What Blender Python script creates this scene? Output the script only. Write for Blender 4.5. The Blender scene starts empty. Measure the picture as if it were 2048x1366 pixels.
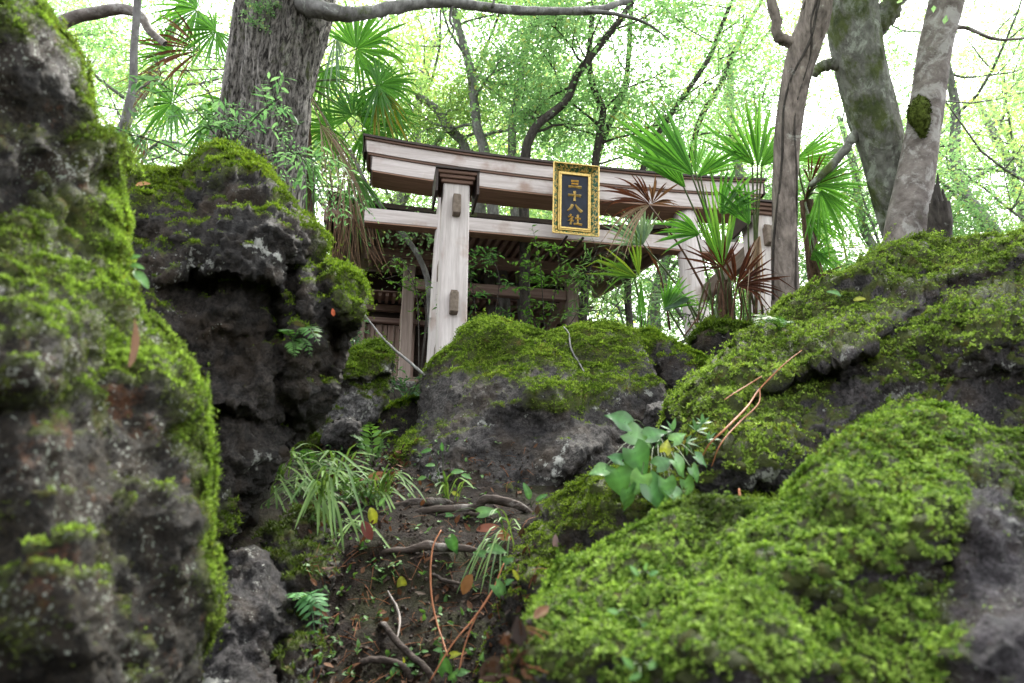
import bpy, math, random
import numpy as np
from mathutils import Vector, Matrix

# ------------------------------------------------------------------ camera, sky, sun, exposure
SC = bpy.context.scene
C = SC.collection
FPX = 1500.0                      # focal length in photo pixels (2048 wide)
PITCH = math.radians(19.74)
cP, sP = math.cos(PITCH), math.sin(PITCH)
FOCUS_D = 6.0
cam_d = bpy.data.cameras.new('camera')
cam_d.sensor_width = 36.0
cam_d.lens = FPX / 2048 * 36
cam_d.clip_start = 0.02
cam_d.clip_end = 600
cam_d.dof.use_dof = True
cam_d.dof.focus_distance = FOCUS_D
cam_d.dof.aperture_fstop = 4.5
cam = bpy.data.objects.new('camera', cam_d)
cam.rotation_euler = (math.pi / 2 + PITCH, 0, 0)
C.objects.link(cam)
SC.camera = cam

SUN_EL, SUN_AZ = math.radians(58), math.radians(28)      # azimuth from +Y towards +X
world = bpy.data.worlds.new('World')
SC.world = world
world.use_nodes = True
wn = world.node_tree.nodes
wl = world.node_tree.links
sky = wn.new('ShaderNodeTexSky')
sky.sky_type = 'NISHITA'
sky.sun_disc = False
sky.sun_elevation = SUN_EL
sky.sun_rotation = SUN_AZ
sky.air_density = 1.0
sky.dust_density = 3.0
sky.ozone_density = 1.0
hs = wn.new('ShaderNodeHueSaturation')      # thin overcast: the blue is veiled to white
hs.inputs['Saturation'].default_value = 0.12
wl.new(sky.outputs[0], hs.inputs['Color'])
wl.new(hs.outputs[0], wn['Background'].inputs[0])
wn['Background'].inputs[1].default_value = 0.15
sun_d = bpy.data.lights.new('sun', 'SUN')
sun_d.energy = 1.5
sun_d.angle = math.radians(14)
sun_d.color = (1.0, 0.95, 0.86)
sun = bpy.data.objects.new('sun', sun_d)
sdir = Vector((math.sin(SUN_AZ) * math.cos(SUN_EL), math.cos(SUN_AZ) * math.cos(SUN_EL), math.sin(SUN_EL)))
sun.rotation_euler = sdir.to_track_quat('Z', 'Y').to_euler()
sun.location = (8, 12, 20)
C.objects.link(sun)
vs = SC.view_settings
vs.view_transform = 'Standard'
vs.look = 'None'
vs.exposure = 2.48
vs.gamma = 1.0
vs.use_curve_mapping = False
SC.cycles.use_denoising = True
SC.cycles.max_bounces = 7
SC.cycles.diffuse_bounces = 4
SC.cycles.glossy_bounces = 2
SC.cycles.transmission_bounces = 4
SC.cycles.sample_clamp_indirect = 6.0
SC.render.use_motion_blur = False

RNG = np.random.default_rng(7)
random.seed(11)

# ------------------------------------------------------------------ helpers
def U(px, py, d):
    """world point seen at photo pixel (px, py) at distance d along the view axis (arrays allowed)"""
    x = (np.asarray(px, float) - 1024) / FPX * d
    y = (683 - np.asarray(py, float)) / FPX * d
    return np.stack([x, d * cP - y * sP, d * sP + y * cP], -1)

CAM_R = np.array([1.0, 0, 0]); CAM_U = np.array([0, -sP, cP]); CAM_F = np.array([0, cP, sP])
_perm = np.random.default_rng(3).permutation(256)
_perm = np.concatenate([_perm, _perm, _perm])
_g = np.random.default_rng(4).normal(size=(256, 3)); _g /= np.linalg.norm(_g, axis=1)[:, None]

def perlin(p):
    p = np.asarray(p, float)
    i = np.floor(p).astype(int); f = p - i; i &= 255
    u = f * f * f * (f * (f * 6 - 15) + 10)
    out = 0
    for dx in (0, 1):
        wx = u[:, 0] if dx else 1 - u[:, 0]
        for dy in (0, 1):
            wy = u[:, 1] if dy else 1 - u[:, 1]
            for dz in (0, 1):
                wz = u[:, 2] if dz else 1 - u[:, 2]
                h = _perm[_perm[_perm[i[:, 0] + dx] + i[:, 1] + dy] + i[:, 2] + dz]
                g = _g[h]
                out = out + wx * wy * wz * (g[:, 0] * (f[:, 0] - dx) + g[:, 1] * (f[:, 1] - dy) + g[:, 2] * (f[:, 2] - dz))
    return out * 1.6

def fbm(p, octv=4, gain=0.5, off=0.0, ridged=False):
    p = np.asarray(p, float) + off
    a, s, o = 1.0, 0, 0
    for k in range(octv):
        n = perlin(p * (2 ** k) + 17.3 * k)
        if ridged: n = 1 - 2 * np.abs(n)
        o = o + a * n; s += a; a *= gain
    return o / s

def catmull(pts, n):
    pts = np.asarray(pts, float)
    if len(pts) < 3:
        t = np.linspace(0, 1, n)[:, None]
        return pts[0] * (1 - t) + pts[-1] * t
    P = np.vstack([2 * pts[0] - pts[1], pts, 2 * pts[-1] - pts[-2]])
    ts = np.linspace(0, len(pts) - 1 - 1e-9, n)
    i = ts.astype(int); t = (ts - i)[:, None]
    a, b, c, d = P[i], P[i + 1], P[i + 2], P[i + 3]
    return 0.5 * (2 * b + (c - a) * t + (2 * a - 5 * b + 4 * c - d) * t ** 2 + (3 * b - a - 3 * c + d) * t ** 3)

def closed_catmull(pts, per):
    pts = np.asarray(pts, float); n = len(pts)
    out = []
    for i in range(n):
        a, b, c, d = pts[i - 1], pts[i], pts[(i + 1) % n], pts[(i + 2) % n]
        for t in np.arange(per) / per:
            out.append(0.5 * (2 * b + (c - a) * t + (2 * a - 5 * b + 4 * c - d) * t ** 2 + (3 * b - a - 3 * c + d) * t ** 3))
    return np.array(out)

class MB:
    """collects vertices, polygons and vertex colours of one mesh"""
    def __init__(s): s.v = []; s.q = []; s.t = []; s.c = []; s.n = 0; s.hascol = False
    def add(s, v, quads=None, tris=None, col=None):
        v = np.asarray(v, float).reshape(-1, 3)
        if quads is not None and len(quads): s.q.append(np.asarray(quads, int).reshape(-1, 4) + s.n)
        if tris is not None and len(tris): s.t.append(np.asarray(tris, int).reshape(-1, 3) + s.n)
        if col is not None: s.hascol = True; c = np.broadcast_to(np.asarray(col, float), (len(v), 3))
        else: c = np.ones((len(v), 3))
        s.v.append(v); s.c.append(c); s.n += len(v)
        return s
    def box(s, x0, x1, y0, y1, z0, z1, bev=0.0, col=None):
        b = bev
        if b <= 0:
            v = [(x, y, z) for z in (z0, z1) for y in (y0, y1) for x in (x0, x1)]
            return s.add(v, [(0, 2, 3, 1), (4, 5, 7, 6), (0, 1, 5, 4), (2, 6, 7, 3), (0, 4, 6, 2), (1, 3, 7, 5)], col=col)
        # chamfered box: three rings per axis pair
        v = []; idx = {}
        def vid(p):
            if p not in idx: idx[p] = len(v); v.append(p)
            return idx[p]
        X = (x0, x1); Y = (y0, y1); Z = (z0, z1); q = []; t = []
        sx = lambda i: X[i] + (b if i == 0 else -b); sy = lambda i: Y[i] + (b if i == 0 else -b); sz = lambda i: Z[i] + (b if i == 0 else -b)
        fx = {}; fy = {}; fz = {}
        for i in (0, 1):
            for j in (0, 1):
                for k in (0, 1):
                    fx[i, j, k] = vid((X[i], sy(j), sz(k))); fy[i, j, k] = vid((sx(i), Y[j], sz(k))); fz[i, j, k] = vid((sx(i), sy(j), Z[k]))
        for i in (0, 1):
            q.append((fx[i, 0, 0], fx[i, 1, 0], fx[i, 1, 1], fx[i, 0, 1])); q.append((fy[0, i, 0], fy[1, i, 0], fy[1, i, 1], fy[0, i, 1])); q.append((fz[0, 0, i], fz[1, 0, i], fz[1, 1, i], fz[0, 1, i]))
        for a_ in (0, 1):
            for b_ in (0, 1):
                q.append((fx[a_, b_, 0], fx[a_, b_, 1], fy[a_, b_, 1], fy[a_, b_, 0]))
                q.append((fx[a_, 0, b_], fx[a_, 1, b_], fz[a_, 1, b_], fz[a_, 0, b_]))
                q.append((fy[0, a_, b_], fy[1, a_, b_], fz[1, a_, b_], fz[0, a_, b_]))
                for c_ in (0, 1): t.append((fx[a_, b_, c_], fy[a_, b_, c_], fz[a_, b_, c_]))
        return s.add(v, q, t, col=col)
    def tube(s, pts, rad, sides=8, n=None, col=None, cap=True, wob=0.0, smooth=True):
        pts = np.asarray(pts, float); rad = np.broadcast_to(np.asarray(rad, float), (len(pts),)) if np.ndim(rad) < 2 else rad
        if n:
            rr = np.interp(np.linspace(0, len(pts) - 1, n), np.arange(len(pts)), rad); pts = catmull(pts, n); rad = rr
        m = len(pts)
        T = np.gradient(pts, axis=0); T /= np.linalg.norm(T, axis=1)[:, None] + 1e-12
        ref = np.array([0.3, 0.9, 0.1]) if abs(T[0] @ np.array([0.3, 0.9, 0.1])) < 0.85 else np.array([1.0, 0, 0])
        A = np.cross(T, ref); A /= np.linalg.norm(A, axis=1)[:, None] + 1e-12
        B = np.cross(T, A)
        th = np.linspace(0, 2 * np.pi, sides, endpoint=False)
        R = np.repeat(np.asarray(rad)[:, None], sides, 1)
        if wob: R = R * (1 + wob * perlin(np.stack([np.cos(th)[None] * 1.3 + 0 * R, np.sin(th)[None] * 1.3 + 0 * R, np.arange(m)[:, None] * .45 + 0 * R], -1).reshape(-1, 3)).reshape(m, sides))
        V = pts[:, None] + R[..., None] * (np.cos(th)[None, :, None] * A[:, None] + np.sin(th)[None, :, None] * B[:, None])
        V = V.reshape(-1, 3)
        i, j = np.meshgrid(np.arange(m - 1), np.arange(sides), indexing='ij')
        j2 = (j + 1) % sides
        q = np.stack([i * sides + j, i * sides + j2, (i + 1) * sides + j2, (i + 1) * sides + j], -1).reshape(-1, 4)
        t = []
        if cap:
            V = np.vstack([V, pts[0], pts[-1]]); a = m * sides
            for k in range(sides):
                t.append((a, (k + 1) % sides, k)); t.append((a + 1, (m - 1) * sides + k, (m - 1) * sides + (k + 1) % sides))
        if col is not None and np.ndim(col) == 2: col = np.vstack([np.repeat(col, sides, 0), col[:1], col[-1:]]) if cap else np.repeat(col, sides, 0)
        return s.add(V, q, t, col=col)
    def mesh(s, name, mat=None, smooth=False, origin=None, attrs=None):
        V = np.vstack(s.v)
        if origin is not None: V = V - np.asarray(origin)
        Q = np.vstack(s.q) if s.q else np.zeros((0, 4), int)
        T = np.vstack(s.t) if s.t else np.zeros((0, 3), int)
        me = bpy.data.meshes.new(name)
        me.vertices.add(len(V)); me.vertices.foreach_set('co', V.astype(np.float32).ravel())
        nl = Q.size + T.size
        me.loops.add(nl); me.loops.foreach_set('vertex_index', np.concatenate([Q.ravel(), T.ravel()]).astype(np.int32))
        me.polygons.add(len(Q) + len(T))
        st = np.concatenate([np.arange(len(Q)) * 4, Q.size + np.arange(len(T)) * 3]).astype(np.int32)
        me.polygons.foreach_set('loop_start', st)
        me.polygons.foreach_set('use_smooth', np.full(len(st), bool(smooth)))
        if s.hascol:
            ca = me.attributes.new('col', 'FLOAT_COLOR', 'POINT')
            cc = np.ones((len(V), 4), np.float32); cc[:, :3] = np.vstack(s.c)
            ca.data.foreach_set('color', cc.ravel())
        for k, a in (attrs or {}).items():
            at = me.attributes.new(k, 'FLOAT', 'POINT'); at.data.foreach_set('value', np.asarray(a, np.float32))
        if mat: me.materials.append(mat)
        me.update(calc_edges=True); me.validate()
        return me

def link(name, me, parent=None, loc=None, rot=None):
    o = bpy.data.objects.new(name, me); C.objects.link(o)
    if parent: o.parent = parent
    if loc is not None: o.location = loc
    if rot is not None: o.rotation_euler = rot
    return o

def tag(o, label=None, cat=None, group=None, kind=None):
    if label: o['label'] = label
    if cat: o['category'] = cat
    if group: o['group'] = group
    if kind: o['kind'] = kind
    return o

def thing(name, label, cat, loc=(0, 0, 0), rz=0, group=None):
    o = bpy.data.objects.new(name, None); C.objects.link(o)
    o.empty_display_size = 0.1
    o.location = loc; o.rotation_euler = (0, 0, rz)
    return tag(o, label, cat, group)

def copy_tree(o, parent=None):
    c = o.copy(); C.objects.link(c); c.parent = parent
    for ch in list(o.children): copy_tree(ch, c)
    return c

# ------------------------------------------------------------------ materials
def new_mat(name):
    m = bpy.data.materials.new(name); m.use_nodes = True
    nt = m.node_tree; nt.nodes.clear()
    out = nt.nodes.new('ShaderNodeOutputMaterial')
    return m, nt, out

def N(nt, t, **kw):
    n = nt.nodes.new(t)
    for k, v in kw.items():
        if k in n.inputs: n.inputs[k].default_value = v
        else: setattr(n, k, v)
    return n

def ramp(nt, fac, stops):
    r = nt.nodes.new('ShaderNodeValToRGB'); e = r.color_ramp.elements
    while len(e) < len(stops): e.new(0.5)
    for k, (p, c) in enumerate(stops):
        e[k].position = p; e[k].color = (*c, 1) if len(c) == 3 else c
    nt.links.new(fac, r.inputs[0]); return r.outputs[0]

def mix(nt, fac, a, b, mode='MIX'):
    m = nt.nodes.new('ShaderNodeMix'); m.data_type = 'RGBA'; m.blend_type = mode
    for sock, v in ((m.inputs[0], fac), (m.inputs[6], a), (m.inputs[7], b)):
        if hasattr(v, 'is_linked'): nt.links.new(v, sock)
        elif isinstance(v, (int, float)): sock.default_value = v
        else: sock.default_value = (*v, 1)
    return m.outputs[2]

def noise(nt, vec, scale, detail=4, rough=0.55, dist=0.0):
    n = N(nt, 'ShaderNodeTexNoise', Scale=scale, Detail=detail, Roughness=rough, Distortion=dist)
    if vec is not None: nt.links.new(vec, n.inputs['Vector'])
    return n.outputs[0]

def objco(nt, scale=None):
    tc = nt.nodes.new('ShaderNodeTexCoord')
    if scale is None: return tc.outputs['Object']
    mp = nt.nodes.new('ShaderNodeMapping'); mp.inputs['Scale'].default_value = scale
    nt.links.new(tc.outputs['Object'], mp.inputs['Vector']); return mp.outputs[0]

def principled(nt, out, col, rough=0.8, bump=None, bstr=0.4, bdist=0.01, spec=0.3, metal=0.0):
    p = nt.nodes.new('ShaderNodeBsdfPrincipled')
    if hasattr(col, 'is_linked'): nt.links.new(col, p.inputs['Base Color'])
    else: p.inputs['Base Color'].default_value = (*col, 1)
    if hasattr(rough, 'is_linked'): nt.links.new(rough, p.inputs['Roughness'])
    else: p.inputs['Roughness'].default_value = rough
    p.inputs['Specular IOR Level'].default_value = spec
    p.inputs['Metallic'].default_value = metal
    if bump is not None:
        b = N(nt, 'ShaderNodeBump', Strength=bstr, Distance=bdist)
        nt.links.new(bump, b.inputs['Height']); nt.links.new(b.outputs[0], p.inputs['Normal'])
    nt.links.new(p.outputs[0], out.inputs[0]); return p

def leaf_mat(name, trans=0.45, tint=(1.0, 1.0, 1.0), ttint=(1.15, 1.1, 0.55), rough=0.5, spec=0.3, vein=0.0):
    m, nt, out = new_mat(name)
    a = N(nt, 'ShaderNodeAttribute', attribute_name='col')
    base = mix(nt, 1.0, a.outputs[0], tint, 'MULTIPLY')
    nz = noise(nt, objco(nt), 40, 2)
    base = mix(nt, 0.35, base, ramp(nt, nz, [(0.3, (0.6, 0.6, 0.6)), (0.7, (1.3, 1.3, 1.3))]), 'MULTIPLY')
    p = nt.nodes.new('ShaderNodeBsdfPrincipled')
    nt.links.new(base, p.inputs['Base Color']); p.inputs['Roughness'].default_value = rough; p.inputs['Specular IOR Level'].default_value = spec
    t = nt.nodes.new('ShaderNodeBsdfTranslucent')
    nt.links.new(mix(nt, 1.0, base, ttint, 'MULTIPLY'), t.inputs[0])
    ms = nt.nodes.new('ShaderNodeMixShader'); ms.inputs[0].default_value = trans
    nt.links.new(p.outputs[0], ms.inputs[1]); nt.links.new(t.outputs[0], ms.inputs[2]); nt.links.new(ms.outputs[0], out.inputs[0])
    return m

M_LEAF = leaf_mat('tree_leaf', 0.65, ttint=(1.1, 1.15, 0.85))
M_PALM = leaf_mat('palm_leaf', 0.42, rough=0.38, spec=0.45)
M_HERB = leaf_mat('herb_leaf', 0.3, rough=0.5, spec=0.28)
M_GLOSS = leaf_mat('glossy_leaf', 0.25, rough=0.33, spec=0.5)
M_DEAD = leaf_mat('dead_leaf', 0.2, ttint=(1.1, 0.9, 0.6), rough=0.7, spec=0.2)
M_MOSS = leaf_mat('moss', 0.32, ttint=(1.0, 1.1, 0.6), rough=0.75, spec=0.15)

def rock_mat(name, lichen=0.4, rust=0.2, lo=(0.012, 0.011, 0.012), hi=(0.085, 0.08, 0.082), speck=0.5, scale=1.0, pale=0.0):
    m, nt, out = new_mat(name)
    co = objco(nt, (scale, scale, scale))
    n1 = noise(nt, co, 3.2, 8, 0.65, 0.3)
    n2 = noise(nt, co, 14, 6, 0.65)
    n3 = noise(nt, co, 75, 6, 0.75)
    base = ramp(nt, n1, [(0.3, lo), (0.5, tuple((a + b) * .45 for a, b in zip(lo, hi))), (0.72, hi)])
    base = mix(nt, 0.8, base, ramp(nt, n2, [(0.36, (0.35, 0.34, 0.33)), (0.64, (1.8, 1.72, 1.66))]), 'MULTIPLY')
    base = mix(nt, 0.9, base, ramp(nt, n3, [(0.4, (0.22, 0.22, 0.22)), (0.6, (1.6, 1.6, 1.6))]), 'MULTIPLY')
    # brown earth film
    nb = noise(nt, co, 5.5, 4, 0.6)
    base = mix(nt, ramp(nt, nb, [(0.5, (0, 0, 0)), (0.68, (0.6, 0.6, 0.6))]), base, (0.055, 0.036, 0.02))
    # rust algae
    nr = noise(nt, objco(nt, (scale * 1.3,) * 3), 6.5, 5, 0.7)
    base = mix(nt, ramp(nt, nr, [(0.66 - 0.13 * rust, (0, 0, 0)), (0.74 - 0.1 * rust, (rust, rust, rust))]), base, (0.17, 0.06, 0.018))
    # pale lichen crusts: large blotches broken by fine noise
    nl = noise(nt, co, 4.3, 3, 0.5, 0.6); nf = noise(nt, co, 38, 4, 0.7)
    add = N(nt, 'ShaderNodeMath', operation='MULTIPLY_ADD'); nt.links.new(nf, add.inputs[0]); add.inputs[1].default_value = 0.75; nt.links.new(nl, add.inputs[2])
    l0 = 1.09 - 0.14 * lichen
    base = mix(nt, ramp(nt, N_half(nt, add.outputs[0]), [(l0 / 2, (0, 0, 0)), (l0 / 2 + 0.025, (0.85, 0.85, 0.85))]), base, ramp(nt, n2, [(0.3, (0.24, 0.25, 0.22)), (0.7, (0.52, 0.53, 0.49))]))
    # moss film (its own colour) under the moss leaves
    at = N(nt, 'ShaderNodeAttribute', attribute_name='moss')
    mm = N(nt, 'ShaderNodeMath', operation='MULTIPLY_ADD'); nt.links.new(n3, mm.inputs[0]); mm.inputs[1].default_value = 0.7; nt.links.new(at.outputs['Fac'], mm.inputs[2])
    mf = ramp(nt, N_half(nt, mm.outputs[0]), [(0.31, (0, 0, 0)), (0.41, (1, 1, 1))])
    mcol = ramp(nt, n2, [(0.3, (0.03, 0.036, 0.008)), (0.55, (0.062, 0.08, 0.013)), (0.75, (0.11, 0.085, 0.022))])
    base = mix(nt, mf, base, mcol)
    # small lichen specks
    sp = N(nt, 'ShaderNodeMath', operation='MULTIPLY_ADD'); nt.links.new(noise(nt, co, 5.5, 5, 0.65), sp.inputs[0]); sp.inputs[1].default_value = 0.75; nt.links.new(noise(nt, co, 95, 3, 0.6, 0.4), sp.inputs[2])
    s0 = 1.145 - 0.1 * speck
    base = mix(nt, ramp(nt, N_half(nt, sp.outputs[0]), [(s0 / 2, (0, 0, 0)), (s0 / 2 + 0.018, (0.9, 0.9, 0.9))]), base, ramp(nt, n1, [(0.35, (0.26, 0.31, 0.24)), (0.65, (0.46, 0.47, 0.42))]))
    h = N(nt, 'ShaderNodeMath', operation='MULTIPLY_ADD'); nt.links.new(n3, h.inputs[0]); h.inputs[1].default_value = 0.45; nt.links.new(n2, h.inputs[2])
    principled(nt, out, base, ramp(nt, n2, [(0.3, (0.55, 0.55, 0.55)), (0.7, (0.95, 0.95, 0.95))]), h.outputs[0], 1.0, 0.035, 0.3)
    return m

def N_half(nt, sock):
    n = N(nt, 'ShaderNodeMath', operation='MULTIPLY'); nt.links.new(sock, n.inputs[0]); n.inputs[1].default_value = 0.5; return n.outputs[0]

def N_add(nt, sock, v):
    n = N(nt, 'ShaderNodeMath', operation='ADD'); nt.links.new(sock, n.inputs[0]); n.inputs[1].default_value = v; return n.outputs[0]

def bark_mat(name, c0, c1, c2=None, stretch=(9, 9, 1.2), moss=0.0, lich=0.0, bstr=0.8, scale=3.0, lo=0.32, hi=0.68):
    m, nt, out = new_mat(name)
    co = objco(nt, stretch); cu = objco(nt)
    n1 = noise(nt, co, scale, 6, 0.65, 0.2); n2 = noise(nt, cu, 9, 4, 0.6)
    base = ramp(nt, n1, [(lo, c0), (hi, c1)])
    base = mix(nt, 0.6, base, ramp(nt, n2, [(0.3, (0.6, 0.6, 0.6)), (0.7, (1.35, 1.35, 1.35))]), 'MULTIPLY')
    if lich:
        nl = noise(nt, cu, 7, 6, 0.75, 0.5)
        base = mix(nt, ramp(nt, nl, [(0.62 - 0.14 * lich, (0, 0, 0)), (0.68 - 0.1 * lich, (0.75, 0.75, 0.75))]), base, c2 or (0.4, 0.43, 0.38))
    if moss:
        nm = noise(nt, objco(nt, (1, 1, 0.5)), 4.5, 6, 0.7)
        base = mix(nt, ramp(nt, nm, [(0.62 - 0.2 * moss, (0, 0, 0)), (0.7 - 0.16 * moss, (0.9, 0.9, 0.9))]), base, ramp(nt, n2, [(0.3, (0.03, 0.045, 0.01)), (0.7, (0.10, 0.13, 0.03))]))
    principled(nt, out, base, 0.85, n1, bstr, 0.02, 0.25)
    return m

def wood_mat(name, c0, c1, axis=2, stain=None, rough=0.7, sc=1.0, st=0.6):
    m, nt, out = new_mat(name)
    s = [14 * sc] * 3; s[axis] = 0.7 * sc
    co = objco(nt, s); cu = objco(nt)
    n1 = noise(nt, co, 2.2, 6, 0.6, 0.25); n2 = noise(nt, cu, 2.3, 4, 0.6)
    base = ramp(nt, n1, [(0.3, c0), (0.7, c1)])
    if stain: base = mix(nt, ramp(nt, n2, [(st, (0, 0, 0)), (st + 0.16, (0.75, 0.75, 0.75))]), base, stain)
    base = mix(nt, 0.35, base, ramp(nt, noise(nt, objco(nt, [x * 3 for x in s]), 5, 3), [(0.3, (0.7, 0.7, 0.7)), (0.7, (1.2, 1.2, 1.2))]), 'MULTIPLY')
    principled(nt, out, base, rough, n1, 0.25, 0.004, 0.3)
    return m

def plain_mat(name, col, rough=0.6, metal=0.0, var=0.3, scale=20, spec=0.4, bstr=0.2):
    m, nt, out = new_mat(name)
    nz = noise(nt, objco(nt), scale, 5, 0.6)
    b = ramp(nt, nz, [(0.3, tuple(c * (1 - var) for c in col)), (0.7, tuple(min(1, c * (1 + var)) for c in col))])
    principled(nt, out, b, rough, nz, bstr, 0.004, spec, metal)
    return m

M_SOIL, _nt, _out = new_mat('soil')
_co = objco(_nt)
_n1 = noise(_nt, _co, 4, 5, 0.65); _n2 = noise(_nt, _co, 30, 6, 0.7); _n3 = noise(_nt, _co, 120, 4, 0.7)
_b = ramp(_nt, _n2, [(0.3, (0.006, 0.0045, 0.004)), (0.55, (0.022, 0.015, 0.011)), (0.75, (0.058, 0.04, 0.029))])
_b = mix(_nt, ramp(_nt, _n1, [(0.48, (0, 0, 0)), (0.66, (0.7, 0.7, 0.7))]), _b, ramp(_nt, _n3, [(0.35, (0.018, 0.024, 0.008)), (0.7, (0.055, 0.06, 0.018))]))
_h = N(_nt, 'ShaderNodeMath', operation='MULTIPLY_ADD'); _nt.links.new(_n3, _h.inputs[0]); _h.inputs[1].default_value = 0.5; _nt.links.new(_n2, _h.inputs[2])
principled(_nt, _out, _b, 0.9, _h.outputs[0], 1.0, 0.02, 0.2)

# ------------------------------------------------------------------ ground sheet
def prof(y):
    ys = [-60, -4, 0, 1.6, 2.0, 2.25, 2.45, 2.55, 2.66, 2.85, 3.1, 3.6, 4.13, 4.8, 6.7, 8.5, 10, 12, 20, 60, 300]
    zs = [-4, -1.2, -0.75, -0.5, -0.30, -0.12, 0.02, 0.14, 0.24, 0.33, 0.42, 0.66, 0.90, 1.22, 1.95, 2.45, 2.85, 3.0, 3.2, 3.6, 4]
    return np.interp(y, ys, zs)

def ground_z(x, y):
    x = np.asarray(x, float); y = np.asarray(y, float)
    z = prof(y)
    side = np.clip((np.abs(x + 0.2) - 1.0) / 3.0, 0, 1)
    return z - 0.12 * side * np.clip((6 - y) / 4, 0, 1)

def build_ground():
    xs = np.concatenate([np.linspace(-300, -12, 14), np.linspace(-10, -1.6, 26), np.linspace(-1.5, 1.2, 150), np.linspace(1.3, 10, 26), np.linspace(12, 300, 14)])
    ys = np.concatenate([np.linspace(-60, 0, 12), np.linspace(0.3, 1.6, 8), np.linspace(1.65, 4.4, 170), np.linspace(4.5, 13, 60), np.linspace(14, 60, 16), np.linspace(80, 300, 6)])
    X, Y = np.meshgrid(xs, ys)
    p = np.stack([X.ravel(), Y.ravel(), 0 * X.ravel()], 1)
    Z = ground_z(X, Y).ravel()
    amp = np.interp(p[:, 1], [0, 2, 5, 12, 60], [0.05, 0.05, 0.07, 0.15, 0.5])
    Z = Z + amp * fbm(p * [2.5, 2.5, 1], 5) + 0.03 * fbm(p * 20, 4, .6) * (np.abs(p[:, 0]) < 2) * (p[:, 1] < 5)
    p[:, 2] = Z
    # steep earth bank: push outwards and inwards a little so that it undercuts
    nb = fbm(np.stack([X.ravel() * 3, Y.ravel() * 3, Z * 6], 1), 4)
    p[:, 1] += np.where((p[:, 1] > 2.0) & (p[:, 1] < 3), 0.05 * nb, 0)
    ny, nx = X.shape
    i, j = np.meshgrid(np.arange(ny - 1), np.arange(nx - 1), indexing='ij')
    q = np.stack([i * nx + j, i * nx + j + 1, (i + 1) * nx + j + 1, (i + 1) * nx + j], -1).reshape(-1, 4)
    o = link('ground', MB().add(p, q).mesh('ground', M_SOIL, True))
    tag(o, 'dark brown forest soil rising between the boulders', kind='structure')
    return o
GROUND = build_ground()

# ------------------------------------------------------------------ boulders
def seg_dist(P, poly, closed=True):
    A = poly; B = np.roll(poly, -1, 0) if closed else None
    if not closed: A, B = poly[:-1], poly[1:]
    best = np.full(len(P), 1e18); near = np.zeros((len(P), 2))
    for k in range(len(A)):
        ab = B[k] - A[k]; L = ab @ ab + 1e-12
        t = np.clip(((P - A[k]) @ ab) / L, 0, 1)
        c = A[k] + t[:, None] * ab
        d = ((P - c) ** 2).sum(1)
        u = d < best; best[u] = d[u]; near[u] = c[u]
    return np.sqrt(best), near

def inside(P, poly):
    x, y = P[:, 0], P[:, 1]; r = np.zeros(len(P), bool)
    B = np.roll(poly, -1, 0)
    for (x0, y0), (x1, y1) in zip(poly, B):
        if y0 == y1: continue
        c = ((y0 > y) != (y1 > y)) & (x < (x1 - x0) * (y - y0) / (y1 - y0) + x0)
        r ^= c
    return r

def vnormals(V, Q):
    n = np.cross(V[Q[:, 2]] - V[Q[:, 0]], V[Q[:, 3]] - V[Q[:, 1]])
    out = np.zeros_like(V)
    for k in range(4): np.add.at(out, Q[:, k], n)
    return out / (np.linalg.norm(out, axis=1)[:, None] + 1e-12)

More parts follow.
